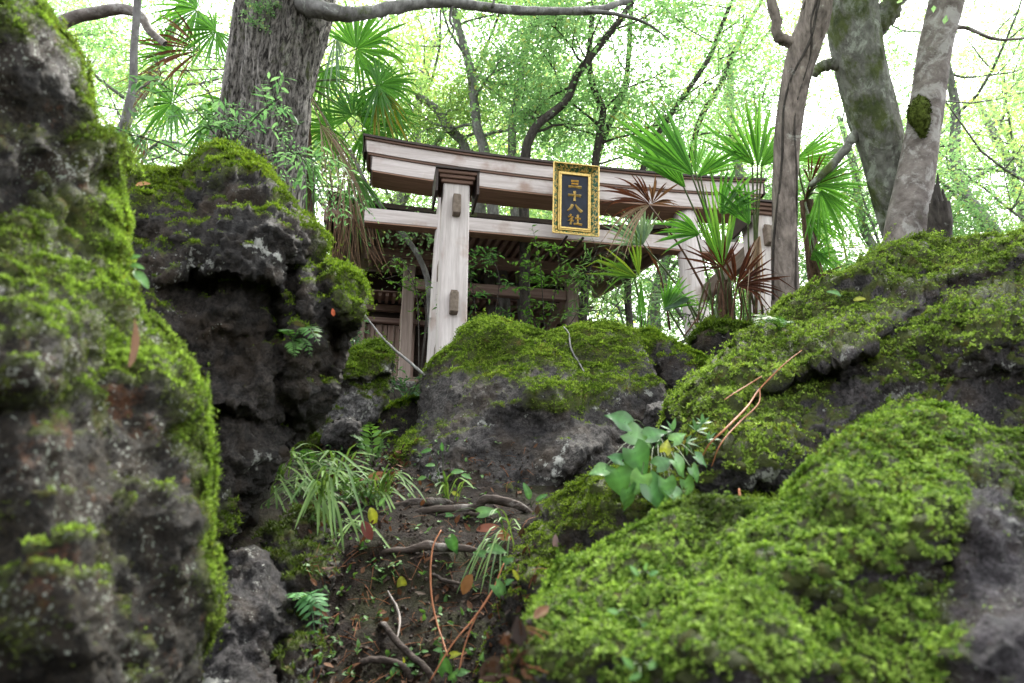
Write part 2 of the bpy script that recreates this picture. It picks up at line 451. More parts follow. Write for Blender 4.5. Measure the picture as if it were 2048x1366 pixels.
def grow_moss(parent, V, Nn, A, mask, n, length, width, leaves, cols, spread=0.8, lift=1.0, seed=1, back=0.15, big=0.0, clump=0.0, tri=True, cf=26, hf=45):
    """individual little moss leaves rooted on the boulder's surface"""
    r = np.random.default_rng(seed)
    toc = -V / (np.linalg.norm(V, axis=1)[:, None] + 1e-9)
    face = (Nn * toc).sum(1)
    w = A * np.clip(mask, 0, 1) * np.where(face > -0.25, 1.0, back)
    if clump: w = w * np.clip(0.35 + clump * fbm(V * cf, 2, off=seed), 0.02, 2)
    w = np.clip(w, 0, None); w /= w.sum()
    idx = r.choice(len(V), n, p=w)
    cell = np.sqrt(A[idx])[:, None]
    nn = Nn[idx]
    jit = r.normal(size=(n, 3)) * cell * 0.55
    jit -= (jit * nn).sum(1)[:, None] * nn
    P = V[idx] + jit - nn * length * 0.1
    mk = mask[idx]
    # tangent frame
    t1 = np.cross(nn, r.normal(size=(n, 3))); t1 /= np.linalg.norm(t1, axis=1)[:, None] + 1e-9
    t2 = np.cross(nn, t1)
    up = nn * 0.75 + np.array([0, 0, 0.35]); up /= np.linalg.norm(up, axis=1)[:, None]
    tone = 0.55 * fbm(P * 9, 3, off=3.1) + 0.75 * fbm(P * hf, 2, off=5.5) + r.normal(size=n) * 0.22
    tone2 = fbm(P * 4.0, 2, off=9.7) + r.normal(size=n) * 0.12
    c0, c1, c2, c3 = [np.array(c) for c in cols]      # green, bright, dark olive, brown
    f = np.clip(0.42 + 1.5 * tone, 0, 1)[:, None]
    col = c0 * (1 - f) + c1 * f
    g = np.clip(1.6 * (-tone2 - 0.05), 0, 1)[:, None] * 0.92
    col = col * (1 - g) + c2 * g
    br = (np.clip(tone2 * 1.5 - 0.35, 0, 1) * (r.random(n) < 0.6))[:, None]
    col = col * (1 - br) + c3 * br
    sz = length * np.exp(r.normal(size=n) * 0.28) * (0.55 + 0.6 * np.clip(mk, 0, 1))
    K = leaves
    verts = np.zeros((n, K, 4, 3)); cc = np.zeros((n, K, 4, 3))
    ph = r.random(n) * 6.28
    for k in range(K):
        a = ph + k * 2.4 + r.normal(size=n) * 0.3
        out = t1 * np.cos(a)[:, None] + t2 * np.sin(a)[:, None]
        sp = spread * (0.4 + 0.6 * r.random(n))[:, None]
        hgt = (sz * (k / max(1, K)) * lift * 0.8)[:, None] if big else 0
        d = up * (1 - 0.55 * sp) + out * sp; d /= np.linalg.norm(d, axis=1)[:, None]
        side = np.cross(d, up); side /= np.linalg.norm(side, axis=1)[:, None] + 1e-9
        b0 = P + up * hgt
        l = (sz * (0.7 + 0.6 * r.random(n)))[:, None]; wv = (width / length * sz)[:, None] * 0.5
        mid = b0 + d * l * 0.5
        tip = b0 + d * l - nn * l * 0.12 * r.random(n)[:, None]
        verts[:, k, 0] = b0; verts[:, k, 1] = mid + side * wv; verts[:, k, 2] = tip; verts[:, k, 3] = mid - side * wv
        sh = (0.8 + 0.4 * r.random(n))[:, None]
        cc[:, k, :] = (col * sh)[:, None, :]
    M = n * K
    if tri:      # fine moss: one pointed blade each
        verts[:, :, 1] -= (verts[:, :, 2] - verts[:, :, 0]) * 0.3; verts[:, :, 3] -= (verts[:, :, 2] - verts[:, :, 0]) * 0.3
        mb = MB().add(verts[:, :, 1:].reshape(-1, 3), None, np.arange(M * 3).reshape(-1, 3), col=cc[:, :, 1:].reshape(-1, 3))
    else:
        mb = MB().add(verts.reshape(-1, 3), np.arange(M * 4).reshape(-1, 4), col=cc.reshape(-1, 3))
    o = link('moss', mb.mesh('moss', M_MOSS, False, origin=parent.location), parent)
    tag(o, kind='stuff')
    return o

MOSS_COLS = ((0.10, 0.19, 0.018), (0.24, 0.34, 0.035), (0.035, 0.055, 0.01), (0.13, 0.085, 0.025))

def boulder(label, outline, depth, R, front, back, step=6, feats=(), amp=0.05, freq=3.0, fine=0.012, mat=None, moss=None, blobs=(),
            moss_nz=(0.15, 0.6), moss_noise=0.5, seed=0, name='boulder', per=8, cushion=0.012, cfreq=14):
    """a solid stone: outline and depths fix where it stands, front and back are how far it swells towards and away from the viewer"""
    poly = closed_catmull(outline, per)
    x0, y0 = poly.min(0) - step; x1, y1 = poly.max(0) + step
    gx = np.arange(x0, x1 + step, step); gy = np.arange(y0, y1 + step, step)
    X, Y = np.meshgrid(gx, gy); P = np.stack([X.ravel(), Y.ravel()], 1)
    ins = inside(P, poly)
    d, near = seg_dist(P, poly)
    keepv = ins | (d < step * 1.05)
    ny, nx = X.shape
    i, j = np.meshgrid(np.arange(ny - 1), np.arange(nx - 1), indexing='ij')
    q = np.stack([i * nx + j, i * nx + j + 1, (i + 1) * nx + j + 1, (i + 1) * nx + j], -1).reshape(-1, 4)
    q = q[keepv[q].all(1) & ins[q].any(1)]
    used = np.unique(q); rem = -np.ones(len(P), int); rem[used] = np.arange(len(used)); q = rem[q]
    P, ins, d, near = P[used], ins[used], d[used], near[used]
    bnd = (~ins) | (d < 0.35 * step)
    P = np.where(bnd[:, None], near, P); d = np.where(bnd, 0, d)
    t = np.clip(d / R, 0, 1)
    h = np.sqrt(np.clip(1 - (1 - t) ** 2, 0, 1))
    dep = np.asarray(depth, float)
    wts = 1 / (((P[:, None] - dep[None, :, :2]) ** 2).sum(-1) + 60.0 ** 2) ** 1.5
    D = (wts * dep[None, :, 2]).sum(1) / wts.sum(1)
    df = np.zeros(len(P)); 
    for ft in feats:
        if ft[0] == 'groove':
            dd, _ = seg_dist(P, catmull(ft[1], 24), False); df += ft[3] * np.exp(-(dd / ft[2]) ** 2)
        elif ft[0] == 'step':        # everything on the right-hand side of the line (walking along it) is set back, fading over len
            ln = catmull(ft[1], 40); dd, nr = seg_dist(P, ln, False)
            k = np.argmin(((P[:, None] - ln[None]) ** 2).sum(-1), 1); k = np.clip(k, 1, len(ln) - 2)
            tg = ln[k + 1] - ln[k - 1]; off = P - ln[k]
            side = tg[:, 0] * off[:, 1] - tg[:, 1] * off[:, 0]
            sd = np.where(side > 0, dd, -dd)
            endf = np.exp(-(np.clip(dd - np.abs(side) / (np.linalg.norm(tg, axis=1) + 1e-9), 0, None) / 40) ** 2)
            df += ft[3] * np.clip(sd / ft[2] + 0.5, 0, 1) * np.exp(-np.clip(sd, 0, None) / ft[4]) * endf
        elif ft[0] == 'bump':
            _, bx, by, rx, ry, am = ft; e = ((P[:, 0] - bx) / rx) ** 2 + ((P[:, 1] - by) / ry) ** 2
            df -= am * np.exp(-e)
    ff = np.clip(d / (1.5 * step), 0, 1)
    Vf = U(P[:, 0], P[:, 1], np.maximum(0.25, D - front * h + df * ff))
    nb = len(P)
    # the far side: a coarser sheet that closes on the same rim
    cs = step * 3.0
    gx = np.arange(x0, x1 + cs, cs); gy = np.arange(y0, y1 + cs, cs)
    XB, YB = np.meshgrid(gx, gy); PB_ = np.stack([XB.ravel(), YB.ravel()], 1)
    insb = inside(PB_, poly); db, nearb = seg_dist(PB_, poly); keepb = insb | (db < cs * 1.05)
    nyb, nxb = XB.shape; i, j = np.meshgrid(np.arange(nyb - 1), np.arange(nxb - 1), indexing='ij')
    qb = np.stack([i * nxb + j, i * nxb + j + 1, (i + 1) * nxb + j + 1, (i + 1) * nxb + j], -1).reshape(-1, 4)
    qb = qb[keepb[qb].all(1) & insb[qb].any(1)]
    ub = np.unique(qb); rem = -np.ones(len(PB_), int); rem[ub] = np.arange(len(ub)); qb = rem[qb]
    PB_, insb, db, nearb = PB_[ub], insb[ub], db[ub], nearb[ub]
    bb = (~insb) | (db < 0.35 * cs); PB_ = np.where(bb[:, None], nearb, PB_); db = np.where(bb, 0, db)
    wb = 1 / (((PB_[:, None] - dep[None, :, :2]) ** 2).sum(-1) + 60.0 ** 2) ** 1.5
    Db = (wb * dep[None, :, 2]).sum(1) / wb.sum(1)
    tb = np.clip(db / R, 0, 1); hb = np.sqrt(np.clip(1 - (1 - tb) ** 2, 0, 1))
    V = np.vstack([Vf, U(PB_[:, 0], PB_[:, 1], Db + back * hb)])
    Q = np.vstack([q[:, ::-1], qb + nb])
    so = seed * 13.7
    # rim and large forms: a vector field, then relief along the normal
    size = np.stack([fbm(V * freq, 3, off=so + k * 31) for k in range(3)], 1)
    dist = np.concatenate([d, db]); edge = np.clip(dist / (3 * step), 0.0, 1)
    V = V + size * (amp * (0.25 + 0.75 * edge))[:, None] 
    Nn = vnormals(V, Q)
    rg = fbm(V * freq * 2.2, 5, 0.55, off=so + 5, ridged=True)
    V = V + Nn * (amp * 0.55 * (rg - 0.3) * (0.25 + 0.75 * edge))[:, None]
    f1 = fbm(V * 17, 5, 0.62, off=so + 8, ridged=True); f2 = fbm(V * 34, 4, 0.65, off=so + 19)
    pit = np.clip(np.abs(fbm(V * 11, 3, 0.5, off=so + 27)) * 4, 0, 1) - 1          # cracks and pits
    V = V + Nn * (fine * (1.5 * (f1 - .3) + 1.1 * f2 + 1.6 * pit))[:, None]
    Nn = vnormals(V, Q)
    # vertex area
    qa = 0.5 * np.linalg.norm(np.cross(V[Q[:, 2]] - V[Q[:, 0]], V[Q[:, 3]] - V[Q[:, 1]]), axis=1)
    A = np.zeros(len(V)); 
    for k in range(4): np.add.at(A, Q[:, k], qa / 4)
    # moss cover
    nz = Nn[:, 2]
    a, b = moss_nz
    mk = np.clip((nz - a) / (b - a), 0, 1) * 0.9 + moss_noise * fbm(V * freq * 1.6, 4, off=so + 2)
    px = np.concatenate([P, PB_])
    for (bx, by, rx, ry, am) in blobs:
        e = ((px[:, 0] - bx) / rx) ** 2 + ((px[:, 1] - by) / ry) ** 2
        mk = mk + am * np.exp(-e * 1.2) * (0.75 + 0.6 * fbm(V * freq * 4, 3, off=so + 6))
    mk = np.clip(mk, 0, 1)
    cu = np.clip((mk - 0.3) / 0.3, 0, 1) * cushion * (0.8 + 0.9 * fbm(V * cfreq, 3, off=so + 12))
    V = V + Nn * cu[:, None]; Nn = vnormals(V, Q)
    base = np.array([V[:, 0].mean(), V[:, 1].mean(), V[:, 2].min()])
    mb = MB().add(V, Q)
    o = link(name, mb.mesh(name, mat, True, origin=base, attrs={'moss': mk}), None, base)
    tag(o, label, 'boulder', 'mossy boulders')
    if moss:
        for kw in (moss if isinstance(moss, (list, tuple)) else [moss]):
            kw = dict(kw); th = kw.pop('th', 0.3)
            grow_moss(o, V, Nn, A, np.clip((mk - th) / (1 - th), 0, 1), seed=seed + 50, **kw)
    o_data = (V, Nn, A, mk)
    return o, o_data

MR_A = rock_mat('stone_lichened', lichen=0.0, rust=0.6, speck=1.25, lo=(0.006, 0.005, 0.004), hi=(0.036, 0.030, 0.020), scale=1.6)
MR_B = rock_mat('stone_dark', lichen=0.15, rust=0.1, speck=0.1, lo=(0.006, 0.0055, 0.005), hi=(0.048, 0.042, 0.037))
MR_C = rock_mat('stone_grey', lichen=0.45, rust=0.1, speck=0.1, lo=(0.022, 0.021, 0.023), hi=(0.09, 0.085, 0.08), scale=0.8)
MR_D = rock_mat('stone_pale', lichen=0.95, rust=0.05, speck=0.2, lo=(0.05, 0.05, 0.05), hi=(0.2, 0.2, 0.2), scale=0.9)
MR_E = rock_mat('stone_purple_grey', lichen=0.35, rust=0.25, speck=0.3, lo=(0.018, 0.017, 0.018), hi=(0.10, 0.094, 0.097), scale=1.3)

MR_L = rock_mat('stone_wet_dark', lichen=0.35, rust=0.15, speck=0.75, lo=(0.008, 0.008, 0.009), hi=(0.07, 0.067, 0.07), scale=1.5)
MR_N = rock_mat('stone_near_grey', lichen=0.3, rust=0.3, speck=0.9, lo=(0.014, 0.013, 0.015), hi=(0.12, 0.112, 0.125), scale=2.2)
BOULDERS = {}
# big boulder filling the left edge, close to the viewer
BOULDERS['A'] = boulder('tall lichen-speckled boulder with fuzzy moss edge filling the left side',
    [(-20, -160), (50, -40), (95, 45), (150, 110), (163, 190), (185, 255), (222, 300), (232, 370), (240, 450), (246, 540), (268, 615), (318, 680), (368, 745), (395, 830), (404, 920), (408, 1010), (418, 1100), (426, 1190), (418, 1270), (402, 1380), (380, 1640), (-420, 1640), (-480, 700), (-420, -120)],
    [(-300, 300, 1.25), (60, 200, 1.45), (200, 420, 1.42), (0, 800, 1.10), (300, 800, 1.28), (100, 1300, 1.0), (380, 1200, 1.22), (-300, 1400, 0.9)],
    R=300, front=0.26, back=0.5, step=7,
    feats=[('groove', [(255, 640), (200, 720), (120, 800), (-40, 850)], 45, 0.05), ('bump', 60, 120, 90, 90, 0.05), ('groove', [(160, 260), (110, 330), (20, 400)], 40, 0.035), ('bump', 100, 1000, 160, 200, 0.05)],
    amp=0.045, freq=5.0, fine=0.0045, mat=MR_A, seed=1, moss_nz=(0.5, 1.15), moss_noise=0.55,
    blobs=[(225, 480, 42, 250, 0.95), (165, 200, 45, 160, 0.85), (80, 560, 110, 90, 0.2), (375, 780, 36, 150, 0.95), (408, 900, 16, 160, .9), (412, 1150, 26, 170, 0.9), (60, 30, 120, 60, 0.7), (60, 470, 130, 50, 0.35), (30, 900, 120, 80, -0.6), (200, 1080, 130, 200, -0.1), (60, 180, 60, 70, -0.8), (290, 740, 60, 60, .45), (150, 650, 500, 900, .42)],
    moss=[dict(n=66000, length=0.0058, width=0.0026, leaves=3, cols=((0.115, 0.19, 0.025), (0.31, 0.45, 0.075), (0.045, 0.062, 0.014), (0.16, 0.10, 0.03)), spread=0.75, th=0.5),
          dict(n=42000, length=0.005, width=0.003, leaves=3, cols=((0.05, 0.07, 0.016), (0.12, 0.155, 0.03), (0.04, 0.034, 0.014), (0.20, 0.085, 0.025)), spread=0.9, th=0.15, clump=1.6)])

# dark boulder behind it
BOULDERS['B'] = boulder('dark rugged boulder with mossy crown and side knob, below the cedar trunk',
    [(150, 380), (235, 350), (290, 346), (350, 352), (385, 335), (425, 306), (470, 306), (530, 340), (570, 388), (618, 440), (650, 478), (660, 530), (700, 545), (722, 575), (727, 620), (705, 668), (682, 715), (672, 790), (648, 846), (580, 905), (530, 985), (480, 1060), (440, 1120), (405, 1190), (330, 1300), (120, 1300), (60, 800)],
    [(430, 330, 3.15), (250, 360, 3.0), (640, 520, 2.95), (700, 600, 2.85), (480, 620, 2.75), (300, 700, 2.7), (640, 800, 2.8), (520, 950, 2.5), (400, 1150, 2.25), (200, 1000, 2.3)],
    R=170, front=0.42, back=0.6, step=4.5,
    feats=[('groove', [(590, 560), (575, 640), (560, 720), (580, 830)], 26, 0.10), ('step', [(390, 560), (470, 545), (545, 560), (565, 640)], 22, 0.20, 160), ('step', [(400, 830), (480, 822), (560, 830)], 24, 0.17, 130),
           ('groove', [(655, 500), (640, 560), (650, 640), (640, 760)], 16, 0.09), ('bump', 700, 600, 40, 55, 0.10), ('bump', 470, 430, 110, 60, 0.06), ('groove', [(270, 470), (360, 520), (400, 600)], 26, 0.07), ('bump', 430, 360, 50, 40, 0.08)],
    amp=0.085, freq=3.4, fine=0.011, mat=MR_B, seed=2, moss_nz=(0.45, 1.0), moss_noise=0.5,
    blobs=[(470, 325, 110, 40, 0.8), (310, 365, 90, 35, 0.8), (330, 400, 80, 40, 0.3), (560, 400, 50, 50, 0.5), (640, 490, 30, 50, 0.6), (695, 575, 45, 60, 0.85), (470, 565, 90, 25, 0.6), (610, 700, 30, 160, 0.35), (430, 1050, 60, 110, 0.45), (420, 720, 120, 130, -0.9), (480, 880, 100, 70, -0.9), (500, 470, 100, 60, -0.4)],
    moss=[dict(n=56000, length=0.0095, width=0.0045, leaves=3, cols=((0.09, 0.15, 0.016), (0.20, 0.29, 0.03), (0.03, 0.042, 0.009), (0.12, 0.085, 0.025)), spread=0.7, th=0.36)])

# stone with dark moss cap and pale lichened flank
BOULDERS['C'] = boulder('small grey stone with white lichen flank and mossy cap, beside the central boulder',
    [(560, 900), (590, 865), (640, 800), (670, 745), (708, 705), (745, 690), (772, 692), (784, 725), (776, 790), (755, 838), (728, 878), (690, 920), (620, 935)],
    [(740, 700, 4.5), (600, 900, 4.0), (720, 870, 4.15), (660, 800, 4.2)],
    R=60, front=0.22, back=0.5, step=4, feats=[('step', [(655, 790), (700, 765), (762, 752)], 14, 0.10, 70), ('groove', [(760, 755), (748, 800), (740, 860)], 9, 0.04)],
    amp=0.045, freq=3.5, fine=0.012, mat=MR_D, seed=3, moss_nz=(0.3, 0.8), moss_noise=0.35,
    blobs=[(725, 720, 60, 36, 0.9), (765, 800, 18, 70, 0.6), (620, 880, 40, 22, 0.8), (680, 810, 45, 30, -0.7)],
    moss=[dict(n=14000, length=0.014, width=0.006, leaves=3, cols=((0.07, 0.12, 0.014), (0.13, 0.2, 0.02), (0.03, 0.042, 0.009), (0.1, 0.07, 0.02)), th=0.4)])
BOULDERS['D'] = boulder('small rounded bare grey stone among the ferns below the white-lichened stone',
    [(640, 880), (655, 850), (690, 832), (722, 845), (726, 880), (705, 908), (665, 915)], [(680, 870, 3.85)], R=36, front=0.09, back=0.12, step=3.5, amp=0.02, freq=5, fine=0.008, mat=MR_C, seed=4, moss_nz=(0.9, 1.6), moss_noise=0.2)
BOULDERS['E'] = boulder('low dark stone wedged between the white-lichened stone and the central boulder',
    [(735, 880), (750, 840), (790, 815), (850, 800), (880, 850), (850, 930), (790, 960), (740, 930)], [(800, 840, 4.4), (780, 930, 4.1)], R=45, front=0.12, back=0.3, step=4, amp=0.035, freq=4, fine=0.012, mat=MR_B, seed=5, moss_nz=(0.5, 1.0), moss_noise=0.35,
    moss=[dict(n=2500, length=0.02, width=0.007, leaves=3, cols=MOSS_COLS, th=0.35)])

# the central boulder
BOULDERS['F'] = boulder('wide central boulder with thick moss on top and bare grey face below the gate',
    [(770, 1000), (778, 930), (800, 885), (832, 848), (838, 790), (850, 745), (885, 708), (908, 690), (922, 664), (950, 645), (985, 640), (1020, 650), (1065, 668), (1135, 662), (1175, 650), (1225, 655), (1268, 672), (1290, 700), (1312, 745), (1345, 800), (1345, 860), (1310, 920), (1260, 985), (1180, 1040), (1060, 1075), (900, 1060), (800, 1040)],
    [(960, 650, 4.6), (1200, 660, 4.6), (850, 760, 4.3), (1330, 800, 4.2), (1050, 800, 4.05), (900, 950, 3.65), (1150, 950, 3.55), (780, 960, 3.75), (1000, 1050, 3.4)],
    R=130, front=0.34, back=0.8, step=4,
    feats=[('step', [(1000, 800), (1080, 765), (1180, 760), (1300, 770)], 28, -0.10, 90), ('groove', [(860, 740), (930, 735), (1010, 722), (1060, 690)], 24, 0.06), ('bump', 980, 665, 70, 30, 0.09), ('bump', 1190, 685, 80, 40, 0.09), ('groove', [(1120, 680), (1145, 730), (1200, 745)], 20, 0.06),
           ('step', [(1090, 1010), (1150, 935), (1230, 880)], 12, 0.07, 120), ('groove', [(840, 880), (900, 900), (1000, 915), (1100, 900)], 14, 0.02), ('bump', 1120, 800, 90, 40, 0.05)],
    amp=0.06, freq=2.6, fine=0.008, mat=MR_C, seed=6, moss_nz=(0.4, 0.95), moss_noise=0.4,
    blobs=[(980, 665, 80, 40, 0.7), (1180, 690, 130, 45, 0.7), (930, 718, 90, 26, 0.6), (1100, 800, 110, 30, 0.75), (1230, 770, 90, 40, 0.5), (800, 930, 34, 80, 0.95), (960, 780, 80, 30, -0.4), (980, 910, 170, 70, -0.9), (1180, 880, 90, 60, -0.8), (1000, 700, 200, 50, 0.25)],
    moss=[dict(n=74000, length=0.0095, width=0.0054, leaves=3, cols=((0.08, 0.14, 0.016), (0.25, 0.355, 0.05), (0.03, 0.042, 0.01), (0.12, 0.08, 0.022)), spread=0.7, th=0.36)])
BOULDERS['G'] = boulder('grey stone with thin moss leaning behind the right flank of the central boulder',
    [(1255, 700), (1275, 668), (1320, 672), (1370, 700), (1425, 732), (1450, 790), (1440, 860), (1350, 900), (1290, 860), (1270, 780)], [(1300, 690, 4.9), (1430, 760, 4.8), (1350, 850, 4.6)],
    R=60, front=0.2, back=0.4, step=4.5, feats=[('groove', [(1300, 690), (1315, 760), (1350, 800)], 14, 0.06)], amp=0.06, freq=3, fine=0.014, mat=MR_C, seed=7, moss_nz=(0.35, 0.9), moss_noise=0.35,
    blobs=[(1285, 690, 26, 60, 0.8), (1400, 725, 50, 16, 0.7), (1360, 760, 40, 40, -0.6)], moss=[dict(n=14000, length=0.014, width=0.006, leaves=3, cols=MOSS_COLS, th=0.36)])
BOULDERS['H'] = boulder('low mossy stone at the foot of the palm clump behind the slope boulder',
    [(1385, 700), (1400, 664), (1440, 650), (1500, 655), (1560, 670), (1590, 720), (1560, 800), (1440, 800), (1400, 750)], [(1480, 690, 5.3)], R=50, front=0.2, back=0.4, step=5, amp=0.05, freq=3, fine=0.014, mat=MR_B, seed=8, moss_nz=(0.2, 0.8), moss_noise=0.4,
    moss=[dict(n=7000, length=0.026, width=0.01, leaves=3, cols=((0.05, 0.09, 0.012), (0.11, 0.17, 0.02), (0.02, 0.03, 0.008), (0.08, 0.06, 0.02)), th=0.3)])
BOULDERS['I'] = boulder('small brown stone lying above the heart-leaved plant',
    [(1285, 850), (1288, 815), (1320, 803), (1350, 815), (1368, 850), (1350, 890), (1305, 890)], [(1325, 850, 3.1)], R=32, front=0.09, back=0.12, step=3.5, amp=0.025, freq=6, fine=0.01, mat=MR_E, seed=9, moss_nz=(0.9, 1.6), moss_noise=0.25)

# the long slope boulder on the right
BOULDERS['J'] = boulder('long sloping boulder carpeted with moss, running up to the two grey tree trunks',
    [(1350, 870), (1338, 822), (1372, 785), (1420, 742), (1480, 690), (1540, 642), (1590, 596), (1640, 572), (1690, 556), (1735, 522), (1785, 492), (1850, 480), (1930, 484), (2000, 478), (2120, 462), (2350, 500), (2450, 800), (2350, 1250), (1900, 1260), (1560, 1130), (1420, 1050), (1360, 960)],
    [(1350, 840, 2.75), (1600, 590, 3.35), (1850, 480, 3.7), (2200, 480, 3.5), (1700, 750, 2.75), (2000, 700, 2.7), (1450, 950, 2.35), (1800, 950, 2.2), (2200, 900, 2.1), (1550, 1080, 2.1)],
    R=230, front=0.42, back=0.7, step=5,
    feats=[('step', [(1480, 840), (1570, 770), (1680, 720), (1800, 650), (1900, 590), (2048, 540)], 26, 0.22, 90), ('groove', [(1520, 720), (1580, 690), (1640, 650), (1720, 620)], 22, 0.05), ('groove', [(1500, 1010), (1570, 985), (1650, 900), (1760, 830)], 34, 0.10),
           ('bump', 1500, 900, 90, 70, 0.08), ('bump', 1920, 690, 160, 60, 0.10), ('bump', 1730, 560, 120, 40, 0.06), ('groove', [(1660, 590), (1720, 585), (1780, 600)], 18, 0.05)],
    amp=0.08, freq=2.8, fine=0.014, mat=MR_E, seed=10, moss_nz=(0.0, 0.6), moss_noise=0.45,
    blobs=[(1450, 790, 90, 60, 0.7), (1650, 620, 160, 40, 0.55), (1850, 520, 200, 40, 0.6), (1560, 740, 90, 70, 0.4), (1480, 900, 80, 90, 0.35), (1900, 690, 170, 70, 0.45), (1680, 760, 60, 90, -0.9), (1800, 620, 110, 30, -0.7), (1950, 590, 100, 50, -0.8), (1980, 800, 120, 60, -0.8), (1560, 940, 100, 60, -0.2)],
    moss=[dict(n=80000, length=0.0085, width=0.006, leaves=3, cols=((0.09, 0.155, 0.02), (0.31, 0.43, 0.08), (0.035, 0.048, 0.012), (0.15, 0.09, 0.03)), spread=0.85, th=0.33, clump=1.2)])
# flank running down into the gully
BOULDERS['K'] = boulder('dark moss-dusted boulder flank sloping into the gully below the heart-leaved plant',
    [(950, 1420), (985, 1260), (1020, 1150), (1060, 1060), (1110, 1000), (1180, 962), (1260, 935), (1350, 930), (1440, 950), (1530, 1000), (1600, 1060), (1600, 1300), (1450, 1560), (1000, 1600)],
    [(1100, 1000, 2.5), (1380, 950, 2.35), (1000, 1250, 2.05), (1250, 1050, 2.1), (1500, 1100, 1.9), (1200, 1350, 1.75)],
    R=140, front=0.24, back=0.5, step=5, feats=[('groove', [(1240, 1000), (1180, 1080), (1100, 1180)], 26, 0.05), ('bump', 1330, 990, 90, 50, 0.05)], amp=0.05, freq=4, fine=0.011, mat=MR_B, seed=11, moss_nz=(0.3, 0.95), moss_noise=0.45,
    blobs=[(1180, 1000, 80, 50, 0.6), (1300, 1010, 110, 50, 0.55), (1120, 1130, 60, 60, 0.25), (1030, 1250, 40, 120, 0.15)],
    moss=[dict(n=40000, length=0.0065, width=0.0042, leaves=3, cols=((0.08, 0.13, 0.014), (0.19, 0.27, 0.03), (0.03, 0.042, 0.009), (0.11, 0.075, 0.02)), spread=0.85, th=0.3, clump=0.9)])
# dark stone at the lower left of the gully
BOULDERS['L'] = boulder('dark wet stone at the bottom of the gully beside the lichen-speckled boulder',
    [(370, 1420), (400, 1250), (430, 1150), (470, 1098), (520, 1096), (556, 1135), (585, 1190), (600, 1260), (590, 1330), (600, 1500), (380, 1560)],
    [(500, 1110, 2.15), (420, 1250, 1.9), (590, 1300, 1.95), (450, 1450, 1.7)], R=85, front=0.2, back=0.4, step=5, feats=[('groove', [(590, 1190), (560, 1260), (570, 1366)], 18, 0.07)], amp=0.05, freq=4.5, fine=0.008, mat=MR_L, seed=12, moss_nz=(0.8, 1.5), moss_noise=0.35)
BOULDERS['M'] = boulder('narrow dark stone half under the drooping grass in the gully',
    [(520, 1100), (560, 1050), (620, 1030), (665, 1060), (672, 1150), (655, 1230), (640, 1330), (620, 1480), (540, 1480), (535, 1250)],
    [(620, 1050, 2.45), (620, 1200, 2.1), (590, 1400, 1.85)], R=50, front=0.14, back=0.4, step=5, amp=0.04, freq=4.5, fine=0.012, mat=MR_B, seed=13, moss_nz=(0.4, 1.0), moss_noise=0.35,
    moss=[dict(n=3500, length=0.013, width=0.005, leaves=3, cols=((0.05, 0.08, 0.012), (0.09, 0.13, 0.02), (0.02, 0.03, 0.008), (0.08, 0.06, 0.02)), th=0.4)])
# the nearest boulder, bottom right
BOULDERS['N'] = boulder('near boulder thick with leafy bright green moss filling the bottom right corner',
    [(960, 1460), (1010, 1362), (1055, 1290), (1085, 1230), (1128, 1145), (1180, 1118), (1240, 1092), (1300, 1052), (1370, 1022), (1440, 1014), (1500, 1022), (1560, 1012), (1592, 972), (1640, 925), (1700, 886), (1760, 850), (1820, 830), (1880, 826), (1940, 846), (1985, 868), (2060, 880), (2300, 960), (2400, 1500), (2200, 1760), (1000, 1760)],
    [(1440, 1020, 1.42), (1150, 1140, 1.32), (1850, 830, 1.62), (2100, 900, 1.5), (1600, 1150, 1.2), (1900, 1100, 1.2), (1100, 1350, 1.1), (1500, 1360, 0.98), (2000, 1366, 1.0), (1500, 1700, 0.85)],
    R=260, front=0.2, back=0.45, step=6,
    feats=[('groove', [(1500, 1025), (1400, 1090), (1380, 1200), (1340, 1290)], 38, 0.05), ('groove', [(1240, 1100), (1330, 1140), (1400, 1120)], 40, 0.02), ('bump', 1840, 880, 120, 60, 0.05), ('groove', [(1960, 900), (1900, 1000), (1890, 1150), (1860, 1366)], 30, 0.03), ('bump', 1600, 1180, 150, 120, 0.03)],
    amp=0.035, freq=5.5, fine=0.006, mat=MR_N, seed=14, moss_nz=(-0.3, 0.4), moss_noise=0.75,
    blobs=[(1560, 1150, 260, 200, 0.6), (1200, 1250, 180, 120, 0.5), (1780, 880, 160, 60, 0.6), (2000, 1200, 110, 230, -1.5), (1960, 1000, 60, 90, -0.5), (1480, 1090, 60, 26, -0.6), (1420, 1170, 40, 40, -0.7)],
    moss=[dict(n=100000, length=0.0042, width=0.0038, leaves=4, cols=((0.08, 0.155, 0.018), (0.30, 0.44, 0.08), (0.034, 0.05, 0.012), (0.16, 0.105, 0.03)), spread=1.0, th=0.3, big=1.0, clump=2.2, cf=60, hf=75, lift=0.9)])

# ------------------------------------------------------------------ the gate (torii)
PHI = 0.1898
TO = np.array([0.7412, 8.3, 2.5627])            # centre between the pillars at the local zero height
GZ = 2.15 - TO[2]                               # local height of the soil at the posts
W_HX = wood_mat('weathered_cypress_beam', (0.43, 0.375, 0.36), (0.65, 0.595, 0.585), 0, (0.30, 0.19, 0.145), st=0.53)
W_HY = wood_mat('weathered_cypress_tie', (0.11, 0.085, 0.065), (0.24, 0.19, 0.15), 1)
W_V = wood_mat('weathered_cypress_post', (0.46, 0.41, 0.395), (0.69, 0.64, 0.63), 2, (0.38, 0.25, 0.2), st=0.55)
M_CAP = plain_mat('dark_copper_sheet', (0.035, 0.022, 0.018), 0.55, 0.0, 0.4)
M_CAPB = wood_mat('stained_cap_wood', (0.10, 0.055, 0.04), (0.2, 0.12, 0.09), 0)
gate = thing('torii_gate', 'pale weathered wooden shrine gate with curved top beam and capped side posts', 'gate', TO + [0, 0, GZ], PHI)
